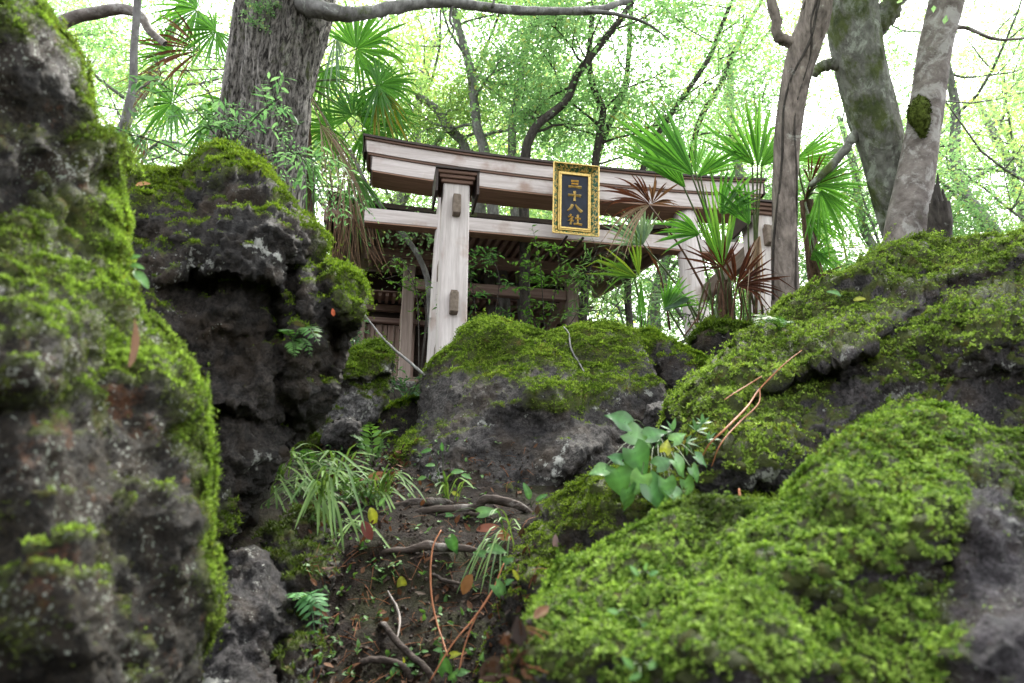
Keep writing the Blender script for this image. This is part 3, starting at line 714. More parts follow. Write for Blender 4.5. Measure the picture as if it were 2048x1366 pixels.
def gp(name, mb, mat, smooth=False, parent=None):
    return link(name, mb.mesh(name, mat, smooth, origin=(0, 0, GZ)), parent or gate)
KH = 2.5788
def kz(x): return 0.0953 * abs(x / KH) ** 2.5
def beam(x0, x1, y0, y1, zb, zt, n=40, cut=0.0, curve=1.0):
    """beam with an upward sweep; ends cut on the slant by cut"""
    mb = MB(); xs = np.linspace(x0, x1, n); v = []
    for x in xs:
        k = kz(x) * curve
        e = cut * (x / x1 if x > 0 else -x / x0) ** 1
        v += [(x, y0, zb + k), (x, y1, zb + k), (x + (cut * np.sign(x) if x in (xs[0], xs[-1]) else 0), y1, zt + k), (x + (cut * np.sign(x) if x in (xs[0], xs[-1]) else 0), y0, zt + k)]
    q = []
    for i in range(n - 1):
        a, b = 4 * i, 4 * i + 4
        for k in range(4): q.append((a + k, b + k, b + (k + 1) % 4, a + (k + 1) % 4))
    q += [(3, 2, 1, 0), (4 * n - 4, 4 * n - 3, 4 * n - 2, 4 * n - 1)]
    return mb.add(v, q)
ZK = 2.6788
kas = gp('top_beam', beam(-KH + .03, KH - .03, -.21, .21, ZK - .205, ZK - .02, cut=0.02), W_HX)
gp('roof_sheet', beam(-KH - .02, KH + .02, -.25, .25, ZK - .018, ZK + .012, cut=0.01), M_CAP, parent=kas)
gp('edge_strip', beam(-KH, KH, -.235, .235, ZK - .045, ZK - .02), M_CAPB, parent=kas)
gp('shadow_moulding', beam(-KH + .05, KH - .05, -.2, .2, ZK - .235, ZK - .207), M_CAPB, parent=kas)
for s_ in (-1, 1):
    e = MB().box(s_ * KH - (.012 if s_ > 0 else -.0) , s_ * KH + (.0 if s_ > 0 else .012), -.215, .215, ZK - .22 + .095, ZK + .075)
    gp('end_plate', e, M_CAP, parent=kas)
shim = gp('second_beam', beam(-KH + .1, KH - .1, -.185, .185, ZK - .425, ZK - .238, cut=0.02), W_HX)
for s_ in (-1, 1):
    x = s_ * (KH - .098)
    gp('end_plate', MB().box(min(x, x + s_ * .014), max(x, x + s_ * .014), -.19, .19, ZK - .425 + .088, ZK - .15), M_CAP, parent=shim)
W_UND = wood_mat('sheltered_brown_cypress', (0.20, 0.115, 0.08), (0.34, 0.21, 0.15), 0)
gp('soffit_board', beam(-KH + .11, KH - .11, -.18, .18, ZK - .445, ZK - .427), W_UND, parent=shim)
A_ = 1.6213; B_ = 1.5329
gp('tie_beam', MB().box(-2.526, 2.3, -.075, .075, 1.7156, 1.89, .006), W_HX)
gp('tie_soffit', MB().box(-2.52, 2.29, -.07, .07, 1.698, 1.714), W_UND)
for s_ in (-1, 1):
    # round main pillar, leaning a little inwards
    pts = [(s_ * (A_ - .045), 0, GZ - .3), (s_ * (A_ - .07), 0, 1.2), (s_ * (A_ * .94), 0, ZK - .42)]
    gp('pillar', MB().tube(pts, [.165, .155, .145], 28, 12), W_V, True)
    gp('foot_stone', MB().tube([(s_ * (A_ + .02), 0, GZ - .3), (s_ * (A_ + .02), 0, GZ + .04)], [.26, .24], 20), MR_D, True)
    for yy, nm in ((-B_, 'side_post'),):
        W = .13; zc = 1.4782
        po = gp(nm, MB().box(s_ * A_ - W, s_ * A_ + W, yy - W, yy + W, GZ - .3, zc + .0, .012), W_V)
        # cap: stepped boards under a dark sheet
        gp('cap_sheet', MB().box(s_ * A_ - .215, s_ * A_ + .215, yy - .215, yy + .215, zc - .012, zc + .012), M_CAP, parent=po)
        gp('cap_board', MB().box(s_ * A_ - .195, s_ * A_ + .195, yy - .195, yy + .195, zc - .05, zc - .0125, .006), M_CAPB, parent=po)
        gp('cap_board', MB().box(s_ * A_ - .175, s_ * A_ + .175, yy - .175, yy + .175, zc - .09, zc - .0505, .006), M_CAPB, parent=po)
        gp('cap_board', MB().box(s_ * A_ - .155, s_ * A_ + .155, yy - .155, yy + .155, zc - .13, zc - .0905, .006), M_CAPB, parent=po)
        for q_ in (-1, 1):
            xx = s_ * A_ + q_ * .2
            gp('cap_cheek', MB().box(xx - .012, xx + .012, yy - .2, yy + .2, zc - .26, zc - .0125), M_CAP, parent=po)
    # through ties between the posts; their ends stand proud of the side posts
    for z0, z1 in ((.99, 1.19), (-.02, .18)):
        t_ = gp('through_tie', MB().box(s_ * A_ - .038, s_ * A_ + .038, -B_ - .22, .3, z0, z1, .006), W_HY)
        for q_ in (-1,): gp('wedge', MB().box(s_ * A_ - .03, s_ * A_ + .03, q_ * (B_ + .16) - .012, q_ * (B_ + .16) + .012, z1 + .001, z1 + .03), W_HY, parent=t_)

# ------------------------------------------------------------------ the name board hanging on the gate
M_GOLD = plain_mat('gold_leaf', (0.78, 0.56, 0.2), 0.45, 0.55, 0.25, 30)
M_BLUE = plain_mat('dark_blue_lacquer', (0.01, 0.015, 0.032), 0.6, 0.0, 0.5, 12)
M_GREEN, _nt, _out = new_mat('painted_green_and_gold')
_co = objco(_nt); _n = noise(_nt, _co, 26, 3, 0.5, 1.2)
_b = ramp(_nt, _n, [(0.44, (0.015, 0.09, 0.05)), (0.5, (0.02, 0.13, 0.07)), (0.53, (0.6, 0.43, 0.13)), (0.62, (0.62, 0.46, 0.16)), (0.66, (0.03, 0.10, 0.05))])
principled(_nt, _out, _b, 0.45, _n, 0.4, 0.006, 0.4)
board_c = np.array([U(1150, 402, 1.0), ])[0]
# the board's middle sits in front of the beams on the gate's axis line
def gate_pt(x, y, z):
    e1 = np.array([math.cos(PHI), math.sin(PHI), 0]); n1 = np.array([-math.sin(PHI), math.cos(PHI), 0])
    return TO + e1 * x + n1 * y + np.array([0, 0, z])
def px_of(w):
    d = w[1] * cP + w[2] * sP; y = -w[1] * sP + w[2] * cP
    return 1024 + FPX * w[0] / d, 683 - FPX * y / d
_best = min(((x, z) for x in np.linspace(-.2, .5, 71) for z in np.linspace(1.5, 2.7, 121)), key=lambda k: (lambda p: (p[0] - 1149) ** 2 + (p[1] - 404) ** 2)(px_of(gate_pt(k[0], -.36, k[1]))))
plaque = thing('name_board', 'blue and gold name board with four gold characters hanging on the gate beam', 'sign', gate_pt(_best[0], -.36, _best[1]), PHI)
plaque.rotation_euler = (math.radians(8), 0, PHI)
def pp(name, mb, mat, parent=None, smooth=False): return link(name, mb.mesh(name, mat, smooth), parent or plaque)
BW, BH = .165, .335
pp('panel', MB().box(-BW, BW, -.012, .03, -BH, BH), M_BLUE)
def frame4(w, h, t, y0, y1, name, mat):
    fr = None
    for k, b in enumerate(((-w - t, w + t, h, h + t), (-w - t, w + t, -h - t, -h), (-w - t, -w, -h, h), (w, w + t, -h, h))):
        o = pp(name, MB().box(b[0], b[1], y0, y1, b[2], b[3], .003), mat)
frame4(BW, BH, .022, -.03, .02, 'inner_frame', M_GOLD)
frame4(BW + .0225, BH + .0225, .016, -.02, .025, 'outer_frame', M_GOLD)
# flaring carved border boards
fw, fh = BW + .04, BH + .04
def wing(a, b, c, d, name):        # inner edge a-b, outer edge d-c, 14 mm thick
    v = np.array([a, b, c, d], float); v2 = v + [0, .016, 0]
    mb = MB().add(np.vstack([v, v2]), [(0, 1, 2, 3), (7, 6, 5, 4), (0, 4, 5, 1), (1, 5, 6, 2), (2, 6, 7, 3), (3, 7, 4, 0)])
    return pp(name, mb, M_GREEN)
ow, oh, oy = fw + .075, fh + .075, -.085
for (a, b, c, d, nm) in (((-fw, .0, fh), (fw, .0, fh), (ow, oy, oh), (-ow, oy, oh), 'border_board'), ((fw, .0, -fh), (-fw, .0, -fh), (-ow, oy, -oh * .98), (ow, oy, -oh * .98), 'border_board'),
                         ((-fw, .0, -fh), (-fw, .0, fh), (-ow, oy, oh), (-ow, oy, -oh * .98), 'border_board'), ((fw, .0, fh), (fw, .0, -fh), (ow, oy, -oh * .98), (ow, oy, oh), 'border_board')):
    wd = wing(a, b, c, d, nm)
    p, q = np.array(c, float), np.array(d, float)
    m_ = MB().tube([p, q], .009, 6); pp('gilt_edge', m_, M_GOLD, wd)
    rr = np.random.default_rng(int(abs(a[0] * 1000) + abs(c[2] * 77)))
    nsc = 9
    mb = MB()
    for k in range(nsc):          # carved cloud scrolls along the board
        t = (k + .5) / nsc; i0 = np.array(a) * (1 - t) + np.array(b) * t; o0 = np.array(d) * (1 - t) + np.array(c) * t
        f = rr.uniform(.3, .75); ctr = i0 * (1 - f) + o0 * f + [0, -.006, 0]
        u_ = (np.array(b, float) - a); u_ /= np.linalg.norm(u_); w_ = np.array(d, float) - a; w_ /= np.linalg.norm(w_)
        th = np.linspace(0, 4.4, 9) + rr.uniform(0, 6); rad = np.linspace(.022, .006, 9)
        mb.tube(ctr + rad[:, None] * (np.cos(th)[:, None] * u_ + np.sin(th)[:, None] * w_), np.linspace(.006, .003, 9), 5)
    tag(pp('gilt_scroll', mb, M_GOLD, wd, True), kind='stuff')
for s_ in (-1, 1): pp('iron_bracket', MB().box(s_ * .1 - .012, s_ * .1 + .012, -.05, .28, -oh * .98 - .03, -oh * .98 - .012), M_CAP)
# the four characters: raised brush strokes with swelling ends
def stroke(mb, pts, w, th=.02):
    pts = np.asarray(pts, float); n = 9
    c = catmull(np.column_stack([pts[:, 0], pts[:, 1]]), n); ww = np.interp(np.linspace(0, 1, n), np.linspace(0, 1, len(w)), w)
    T = np.gradient(c, axis=0); T /= np.linalg.norm(T, axis=1)[:, None] + 1e-9; Nn = np.column_stack([-T[:, 1], T[:, 0]])
    L = c + Nn * ww[:, None] / 2; R = c - Nn * ww[:, None] / 2
    v = []
    for k in range(n): v += [(L[k, 0], -.0125, L[k, 1]), (c[k, 0], -.0125 - th, c[k, 1]), (R[k, 0], -.0125, R[k, 1])]
    q = []
    for k in range(n - 1):
        a = 3 * k; q += [(a, a + 3, a + 4, a + 1), (a + 1, a + 4, a + 5, a + 2)]
    mb.add(v, q, [(0, 1, 2), (3 * n - 3, 3 * n - 1, 3 * n - 2)])
def char(strokes, zc, sc, label):
    mb = MB()
    for pts, w in strokes: stroke(mb, [(x * sc, zc + z * sc * .78) for x, z in pts], [q * sc * 1.45 for q in w])
    o = pp('gold_character', mb, M_GOLD); tag(o, label)
S_ = .085
char([([(-.55, .62), (.0, .66), (.55, .64)], (.22, .16, .26)), ([(-.5, .1), (0, .13), (.5, .1)], (.2, .15, .24)), ([(-.95, -.5), (0, -.46), (.98, -.5)], (.26, .18, .34))], .222, S_, 'gold character 三')
char([([(-.95, .15), (0, .2), (.95, .15)], (.26, .18, .3)), ([(0, .95), (.02, .2), (0, -.95)], (.3, .2, .28))], .068, S_, 'gold character 十')
char([([(-.3, .7), (-.5, .1), (-1.05, -.6)], (.3, .26, .08)), ([(.12, .8), (.5, .1), (1.1, -.55)], (.14, .26, .34))], -.088, S_, 'gold character 八')
char([([(-.62, .98), (-.45, .78)], (.22, .2)), ([(-.95, .5), (-.5, .54), (-.2, .5)], (.18, .14, .16)), ([(-.25, .5), (-.55, .0), (-1.0, -.35)], (.18, .16, .06)), ([(-.52, .2), (-.52, -.4), (-.52, -1.0)], (.2, .18, .2)), ([(-.4, -.05), (-.15, -.3)], (.2, .16)),
      ([(.1, .3), (.5, .34), (.92, .3)], (.2, .16, .2)), ([(.5, .95), (.5, .2), (.5, -.75)], (.24, .18, .2)), ([(-.1, -.8), (.5, -.76), (1.08, -.82)], (.22, .18, .28))], -.232, S_, 'gold character 社')

# ------------------------------------------------------------------ the shrine behind
W_SH = wood_mat('old_brown_wood_upright', (0.25, 0.165, 0.14), (0.48, 0.36, 0.31), 2)
W_SHX = wood_mat('old_brown_wood_lengthwise', (0.22, 0.14, 0.12), (0.42, 0.31, 0.27), 0)
W_SHY = wood_mat('old_brown_wood_rafter', (0.25, 0.165, 0.14), (0.48, 0.36, 0.31), 1)
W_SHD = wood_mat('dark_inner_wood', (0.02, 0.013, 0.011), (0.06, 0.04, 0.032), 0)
W_SHP = wood_mat('greyed_shrine_post', (0.24, 0.18, 0.155), (0.42, 0.34, 0.30), 2)
M_BARK = bark_mat('cypress_bark_thatch', (0.02, 0.014, 0.011), (0.07, 0.05, 0.038), stretch=(2, 2, 30), moss=0.4)
SHO = np.array([U(655, 428, 9.8)[0], U(655, 428, 9.8)[1], 0])
e1 = np.array([math.cos(PHI), math.sin(PHI), 0]); n1 = np.array([-math.sin(PHI), math.cos(PHI), 0])
EW = 4.72                                                   # eave length
SHC = SHO + e1 * EW / 2 + n1 * 1.1; SHG = 2.9
shrine = thing('shrine_hall', 'dark brown wooden shrine hall with deep raftered eaves behind the gate', 'building', (SHC[0], SHC[1], SHG), PHI)
EZ = U(655, 428, 9.8)[2] - SHG - .06                        # eave height above the soil
def sp_(name, mb, mat, parent=None, smooth=False): return link(name, mb.mesh(name, mat, smooth), parent or shrine)
sl = math.tan(math.radians(11))
roofz = lambda y: EZ + (y + 1.1) * sl + 0.10 * np.clip((y - .6) / 2.0, 0, None) ** 1.5
def upsweep(x): return .13 * np.clip((np.abs(x) - 1.2) / 1.2, 0, None) ** 2
# roof: thick bark layers, ends swept up
def roof_layer(x0, x1, ys, dz0, dz1):
    xs = np.linspace(x0, x1, 30); X, Y = np.meshgrid(xs, ys); zc = roofz(Y) + upsweep(X)
    a = np.stack([X, Y, zc + dz0], -1).reshape(-1, 3); b = np.stack([X, Y, zc + dz1], -1).reshape(-1, 3)
    ny, nx = X.shape; i, j = np.meshgrid(np.arange(ny - 1), np.arange(nx - 1), indexing='ij')
    q = np.stack([i * nx + j, i * nx + j + 1, (i + 1) * nx + j + 1, (i + 1) * nx + j], -1).reshape(-1, 4); n = len(a); Q = [q[:, ::-1], q + n]
    rim = [(k, k + 1) for k in range(nx - 1)] + [((k + 1) * nx - 1, (k + 2) * nx - 1) for k in range(ny - 1)] + [(nx * ny - 1 - k, nx * ny - 2 - k) for k in range(nx - 1)] + [((ny - 1 - k) * nx, (ny - 2 - k) * nx) for k in range(ny - 1)]
    Q.append(np.array([(p, q_, q_ + n, p + n) for p, q_ in rim]))
    return MB().add(np.vstack([a, b]), np.vstack(Q))
ysr = np.linspace(-1.1, 3.0, 16)
rf = sp_('roof', roof_layer(-EW / 2, EW / 2, ysr, .06, .20), M_BARK)
sp_('soffit_boarding', roof_layer(-EW / 2 + .05, EW / 2 - .05, np.linspace(-1.04, 2.9, 14), .035, .055), W_SHY, rf)
sp_('eave_board', roof_layer(-EW / 2 + .02, EW / 2 - .02, np.linspace(-1.09, -1.0, 3), -.03, .034), W_SHX, rf)
sp_('bark_layer', roof_layer(-EW / 2 - .04, EW / 2 + .04, np.linspace(-1.16, 2.9, 14), .201, .27), M_BARK, rf)
for k in range(40):                                         # rafters
    x = -EW / 2 + .12 + k * (EW - .24) / 39
    v = []
    for y in (-1.0, 0.2, 1.4):
        z = roofz(y) + upsweep(x)
        v += [(x - .026, y, z - .045), (x + .026, y, z - .045), (x + .026, y, z + .033), (x - .026, y, z + .033)]
    q = [(3, 2, 1, 0), (8, 9, 10, 11)] + [(4 * i + a, 4 * i + (a + 1) % 4, 4 * i + 4 + (a + 1) % 4, 4 * i + 4 + a) for i in (0, 1) for a in range(4)]
    sp_('rafter', MB().add(v, q), W_SHY)
for s_ in (-1, 1):                                          # verge boards at both roof ends
    v = []; ys_ = np.linspace(-1.12, 2.6, 10)
    for y in ys_:
        z = roofz(y) + upsweep(EW / 2); x = s_ * (EW / 2 + .02)
        v += [(x - .025, y, z - .16), (x + .025, y, z - .16), (x + .025, y, z + .06), (x - .025, y, z + .06)]
    q = [(3, 2, 1, 0), tuple(4 * 9 + a for a in range(4))] + [(4 * i + a, 4 * i + (a + 1) % 4, 4 * i + 4 + (a + 1) % 4, 4 * i + 4 + a) for i in range(9) for a in range(4)]
    sp_('verge_board', MB().add(v, q), W_SHY)
PXP = 1.22
for s_ in (-1, 1):
    pc = sp_('porch_post', MB().box(s_ * PXP - .085, s_ * PXP + .085, -.085, .085, .0, roofz(0) - .30, .012), W_SHP)
    sp_('foot_stone', MB().box(s_ * PXP - .17, s_ * PXP + .17, -.17, .17, -.15, .05, .02), MR_D, pc)
    sp_('bracket_arm', MB().box(s_ * PXP - .28, s_ * PXP + .28, -.06, .06, roofz(0) - .298, roofz(0) - .2, .012), W_SHX, pc)
    sp_('porch_tie', MB().box(s_ * PXP - .05, s_ * PXP + .05, .09, 1.78, roofz(0) - .62, roofz(0) - .46, .01), W_SHY)
sp_('porch_beam', MB().box(-EW / 2 + .5, EW / 2 - .5, -.08, .08, roofz(0) - .198, roofz(0) - .05, .01), W_SHX)
sp_('porch_rail_beam', MB().box(-PXP + .087, PXP - .087, -.055, .055, roofz(0) - .66, roofz(0) - .5, .01), W_SHX)
# hall body: posts, beams, boards between
WX, WY, WT = 1.9, 1.9, 1.95
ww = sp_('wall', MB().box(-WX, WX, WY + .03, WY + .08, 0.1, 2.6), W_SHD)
nbd = 36
for k in range(nbd):
    x = -WX + .03 + (k + .5) * (2 * WX - .06) / nbd
    if abs(x) < 1.05: continue
    sp_('wall_board', MB().box(x - .045, x + .045, WY + .005, WY + .028, .72, 1.62), W_SH, ww)
    if k % 2 == 0: sp_('batten', MB().box(x + .045, x + .062, WY - .02, WY + .03, .72, 1.62), W_SHP, ww)
for x in (-WX, -1.08, 1.08, WX):
    sp_('hall_post', MB().box(x - .08, x + .08, WY - .07, WY + .027, 0, 2.35, .01), W_SH)
for z0, z1, y0 in ((1.63, 1.72, -.05), (1.84, 1.95, -.06), (.62, .71, -.05), (.1, .2, -.09)):
    sp_('hall_beam', MB().box(-WX - .2, WX + .2, WY + y0 - .045, WY + y0 + .045, z0, z1, .008), W_SHX)
for k in range(34):                                         # lower row of rafter ends
    x = -WX + .06 + k * (2 * WX - .12) / 33
    v = []
    for y, z in ((1.05, 1.79), (1.8, 1.97)): v += [(x - .024, y, z), (x + .024, y, z), (x + .024, y, z + .06), (x - .024, y, z + .06)]
    sp_('lower_rafter', MB().add(v, [(3, 2, 1, 0), (4, 5, 6, 7), (0, 1, 5, 4), (1, 2, 6, 5), (2, 3, 7, 6), (3, 0, 4, 7)]), W_SHY)
sp_('lower_soffit', MB().add([(-WX, 1.0, 1.842), (WX, 1.0, 1.842), (WX, 1.84, 2.035), (-WX, 1.84, 2.035), (-WX, 1.0, 1.862), (WX, 1.0, 1.862), (WX, 1.84, 2.055), (-WX, 1.84, 2.055)], [(3, 2, 1, 0), (4, 5, 6, 7), (0, 1, 5, 4), (1, 2, 6, 5), (2, 3, 7, 6), (3, 0, 4, 7)]), W_SHX)
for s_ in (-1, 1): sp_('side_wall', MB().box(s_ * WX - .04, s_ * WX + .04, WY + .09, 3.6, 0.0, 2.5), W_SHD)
sp_('floor_step', MB().box(-1.0, 1.0, .9, 1.75, .25, .33, .01), W_SHX); sp_('floor_step', MB().box(-1.0, 1.0, .5, .89, .08, .16, .01), W_SHX)


# ------------------------------------------------------------------ trees
BK_CEDAR = bark_mat('cedar_bark', (0.035, 0.032, 0.029), (0.33, 0.31, 0.285), (0.3, 0.33, 0.26), stretch=(16, 16, 0.9), moss=0.25, lich=0.15, bstr=1.0, lo=0.4, hi=0.6)
BK_VINE = bark_mat('brown_grey_bark', (0.09, 0.075, 0.065), (0.34, 0.29, 0.255), (0.45, 0.45, 0.4), stretch=(7, 7, 1.6), lich=0.25, bstr=1.0)
BK_MOSS = bark_mat('mossy_grey_bark', (0.10, 0.10, 0.088), (0.24, 0.25, 0.22), (0.38, 0.42, 0.36), stretch=(6, 6, 4), moss=0.75, lich=0.75, bstr=0.7)
BK_GREY = bark_mat('pale_grey_bark', (0.13, 0.11, 0.10), (0.30, 0.27, 0.25), (0.46, 0.45, 0.43), stretch=(4, 4, 5), lich=0.9, moss=0.12, bstr=0.6)
BK_DARK = bark_mat('dark_maple_bark', (0.022, 0.019, 0.017), (0.085, 0.075, 0.065), (0.2, 0.21, 0.19), stretch=(7, 7, 2), lich=0.2, bstr=0.6)
BK_MIST = bark_mat('grey_maple_bark', (0.10, 0.097, 0.093), (0.26, 0.255, 0.25), (0.36, 0.38, 0.35), stretch=(7, 7, 2), lich=0.4, moss=0.2, bstr=0.6)  # maple bark paled, distance haze put into its colour

def hero_tube(mb, pts, rad, sides, n, relief, fa, fl, seed=0, twist=0.0):
    """trunk with real bark relief: ridges follow the trunk"""
    pts = np.asarray(pts, float); rr = np.interp(np.linspace(0, len(pts) - 1, n), np.arange(len(pts)), rad); c = catmull(pts, n)
    T = np.gradient(c, axis=0); T /= np.linalg.norm(T, axis=1)[:, None]
    A = np.cross(T, [0.2, 0.97, 0.1]); A /= np.linalg.norm(A, axis=1)[:, None]; B = np.cross(T, A)
    th = np.linspace(0, 2 * np.pi, sides, endpoint=False)
    s = np.concatenate([[0], np.cumsum(np.linalg.norm(np.diff(c, axis=0), axis=1))])
    TH = th[None] + twist * s[:, None]
    q = np.stack([np.cos(TH) * fa, np.sin(TH) * fa, s[:, None] * fl + 0 * TH], -1).reshape(-1, 3)
    rel = (fbm(q, 4, 0.6, off=seed * 7.1, ridged=True) - 0.35).reshape(n, sides)
    big = perlin(np.stack([np.cos(TH) * 1.2, np.sin(TH) * 1.2, s[:, None] * 1.5 + seed + 0 * TH], -1).reshape(-1, 3)).reshape(n, sides)
    R = rr[:, None] * (1 + relief * rel + 0.10 * big)
    V = (c[:, None] + R[..., None] * (np.cos(th)[None, :, None] * A[:, None] + np.sin(th)[None, :, None] * B[:, None])).reshape(-1, 3)
    i, j = np.meshgrid(np.arange(n - 1), np.arange(sides), indexing='ij'); j2 = (j + 1) % sides
    mb.add(V, np.stack([i * sides + j, i * sides + j2, (i + 1) * sides + j2, (i + 1) * sides + j], -1).reshape(-1, 4))
    return c, rr

def pxpath(lst, d=None):
    return np.array([U(p[0], p[1], p[2] if len(p) > 2 else d) for p in lst])

def to_ground(path):
    """continue a trunk whose visible foot is the last point straight down into the soil"""
    b = path[-1]; gz = float(ground_z(b[0], b[1])) - 0.15
    return np.vstack([path, [[b[0], b[1], (b[2] + gz) / 2]], [[b[0], b[1], gz]]]) if gz < b[2] - .1 else path

def leaf_cloud(mb, ctr, axis_r, n, size, cols, r, flat=0.35, tilt=0.5, aspect=0.6):
    """n pointed leaves in a flattened spray round each centre"""
    ctr = np.asarray(ctr, float); m = len(ctr)
    rr = np.sqrt(r.random((m, n))) * np.asarray(axis_r).reshape(-1, 1); a = r.random((m, n)) * 6.283
    tl = r.normal(size=(m, 2)) * 0.3
    off = np.stack([rr * np.cos(a), rr * np.sin(a), np.zeros_like(rr)], -1)
    off[..., 2] = off[..., 0] * tl[:, :1] + off[..., 1] * tl[:, 1:] + r.normal(size=(m, n)) * flat * 0.3 * np.asarray(axis_r).reshape(-1, 1) - 0.25 * rr ** 2 / np.asarray(axis_r).reshape(-1, 1)
    P = (ctr[:, None] + off).reshape(-1, 3); M = len(P)
    nn = np.array([0, 0, 1.0]) + r.normal(size=(M, 3)) * tilt; nn /= np.linalg.norm(nn, axis=1)[:, None]
    d = np.cross(nn, r.normal(size=(M, 3))); d /= np.linalg.norm(d, axis=1)[:, None]; s = np.cross(nn, d)
    L = size * np.exp(r.normal(size=M) * 0.25)[:, None]; Wd = L * aspect * 0.5
    v = np.stack([P - d * L * .5, P + s * Wd - d * L * .08, P + d * L * .5 - nn * L * .12, P - s * Wd - d * L * .08], 1)
    c0, c1, c2 = [np.array(c) for c in cols]
    cl = np.repeat(r.random(m), n); f = np.clip(cl * .7 + r.random(M) * .5 - .1, 0, 1)[:, None]
    col = c0 * (1 - f) + c1 * f
    yl = (r.random(M) < 0.06)[:, None]; col = np.where(yl, c2, col)
    mb.add(v.reshape(-1, 3), np.arange(M * 4).reshape(-1, 4), col=np.repeat(col, 4, 0))

LC_MAPLE = ((0.17, 0.34, 0.15), (0.36, 0.54, 0.29), (0.48, 0.52, 0.2))  # maple green lightened, the haze over far trees put into the colour
LC_YEL = ((0.24, 0.38, 0.13), (0.43, 0.57, 0.24), (0.55, 0.52, 0.18))  # yellow-green paled by the same haze in the colour
LC_DEEP = ((0.05, 0.12, 0.022), (0.11, 0.22, 0.035), (0.2, 0.24, 0.04))

def branch_out(wood, start, dirv, length, r0, r, depth, tips, sides=6):
    n = 5; p = [np.array(start, float)]; d = np.array(dirv, float); d /= np.linalg.norm(d)
    for k in range(n):
        d = d + r.normal(size=3) * 0.16 + np.array([0, 0, 0.05 if depth == 0 else -0.02]); d /= np.linalg.norm(d)
        p.append(p[-1] + d * length / n)
    p = np.array(p)
    wood.tube(p, np.linspace(r0, r0 * 0.35, n + 1), sides, cap=False)
    if depth >= 1: tips.append((p[-1], length)); tips.append((p[-3], length * .8))
    if depth < 2:
        for k in range(r.integers(3, 6)):
            t = r.integers(2, n + 1); ax = r.normal(size=3); ax[2] *= 0.5
            nd = d * 0.55 + ax / (np.linalg.norm(ax) + 1e-9) * 0.8
            branch_out(wood, p[t], nd, length * r.uniform(.4, .62), r0 * 0.45, r, depth + 1, tips, 5)

def maple_mesh(path, rad, seed, nb, blen, spray_r, nleaf, lsize, cols, frm=0.35, bark=BK_DARK, up=0.5, sides=10, origin=None):
    r = np.random.default_rng(seed)
    wood = MB(); path = np.asarray(path, float); c = catmull(path, 30)
    rr = np.interp(np.linspace(0, 1, 30), np.linspace(0, 1, len(rad)), rad)
    wood.tube(c, rr, sides, cap=False, wob=0.25)
    tips = []
    for k in range(nb):
        t = frm + (1 - frm) * (k + r.random()) / nb; i = min(29, int(t * 29)); a = k * 2.4 + r.random()
        branch_out(wood, c[i], (math.cos(a), math.sin(a), up * r.uniform(.3, 1.4)), blen * (1.15 - .6 * t) * r.uniform(.7, 1.2), max(.01, rr[i] * .38), r, 0, tips)
    crown = MB(); tp = np.array([t[0] for t in tips]); tr = np.array([spray_r * r.uniform(.6, 1.3) for t in tips])
    tp = np.vstack([tp, tp + r.normal(size=tp.shape) * spray_r * .9]); tr = np.concatenate([tr, tr * .8])
    leaf_cloud(crown, tp, tr, nleaf, lsize, cols, r)
    return wood.mesh('trunk', bark, True, origin=origin), crown.mesh('crown', M_LEAF, False, origin=origin)

def tree_thing(name, label, base, meshes, rz=0, scale=1, group='maple trees behind the gate'):
    t = thing(name, label, 'tree', base, rz, group); t.scale = (scale,) * 3
    link('trunk', meshes[0], t); link('crown', meshes[1], t)
    return t

def hero_maple(label, px, d, r0, seed, bark=BK_DARK, cols=LC_MAPLE, nb=7, blen=1.6, nleaf=14, frm=.45, lsize=.05, spray=.34):
    path = pxpath(px, d)[::-1]; path = path[::-1]
    path = to_ground(path)[::-1]                      # from the ground up
    base = path[0].copy()
    rad = np.linspace(r0, r0 * .45, 6)
    return tree_thing('maple_tree', label, base, maple_mesh(path, rad, seed, nb, blen, spray, nleaf, lsize, cols, frm, bark, origin=base))

hero_maple('dark thin maple bending right above the gate, left of the name board', [(1300, -60), (1249, 27), (1201, 89), (1154, 150), (1133, 202), (1082, 243), (1061, 273), (1051, 311), (1048, 430), (1050, 640)], 10.4, .085, 21)
hero_maple('crooked dark maple rising right behind the name board', [(1190, -60), (1184, 34), (1178, 130), (1191, 185), (1205, 219), (1201, 260), (1191, 325), (1180, 460), (1165, 640)], 10.9, .075, 22, cols=LC_MAPLE)
hero_maple('straight thin dark maple leaning right, meeting another behind the gate beam', [(1275, -80), (1263, 0), (1253, 154), (1225, 232), (1195, 314), (1170, 450), (1140, 640)], 11.5, .07, 23)
hero_maple('grey slender maple trunk above the left half of the gate beam', [(895, -60), (907, 20), (928, 96), (942, 143), (949, 212), (955, 256), (969, 304), (990, 450), (1010, 620)], 11.8, .11, 24, bark=BK_MIST, cols=LC_MAPLE)
hero_maple('short grey forked maple ending in twigs above the gate beam', [(835, 190), (873, 219), (890, 246), (914, 273), (931, 297), (960, 420), (985, 620)], 12.4, .12, 25, bark=BK_MIST, cols=LC_YEL, nb=5, blen=1.1, frm=.6)
hero_maple('thin upright maple with a forked top near the middle of the gate', [(1075, -40), (1065, 34), (1048, 103), (1044, 143), (1034, 191), (1024, 260), (1030, 420), (1045, 640)], 12.0, .09, 26, bark=BK_MIST)
hero_maple('bent pale maple stem seen below the tie beam left of the capped post', [(700, 300), (745, 390), (800, 460), (835, 510), (855, 560), (862, 650)], 9.6, .05, 27, bark=BK_MIST, nb=2, blen=.5, nleaf=4, cols=LC_MAPLE, frm=.6)
hero_maple('dark slanting maple whose boughs spread left of the right palms', [(1480, -40), (1440, 60), (1410, 130), (1340, 230), (1300, 300), (1270, 400), (1255, 560)], 11.0, .06, 28, nb=7)
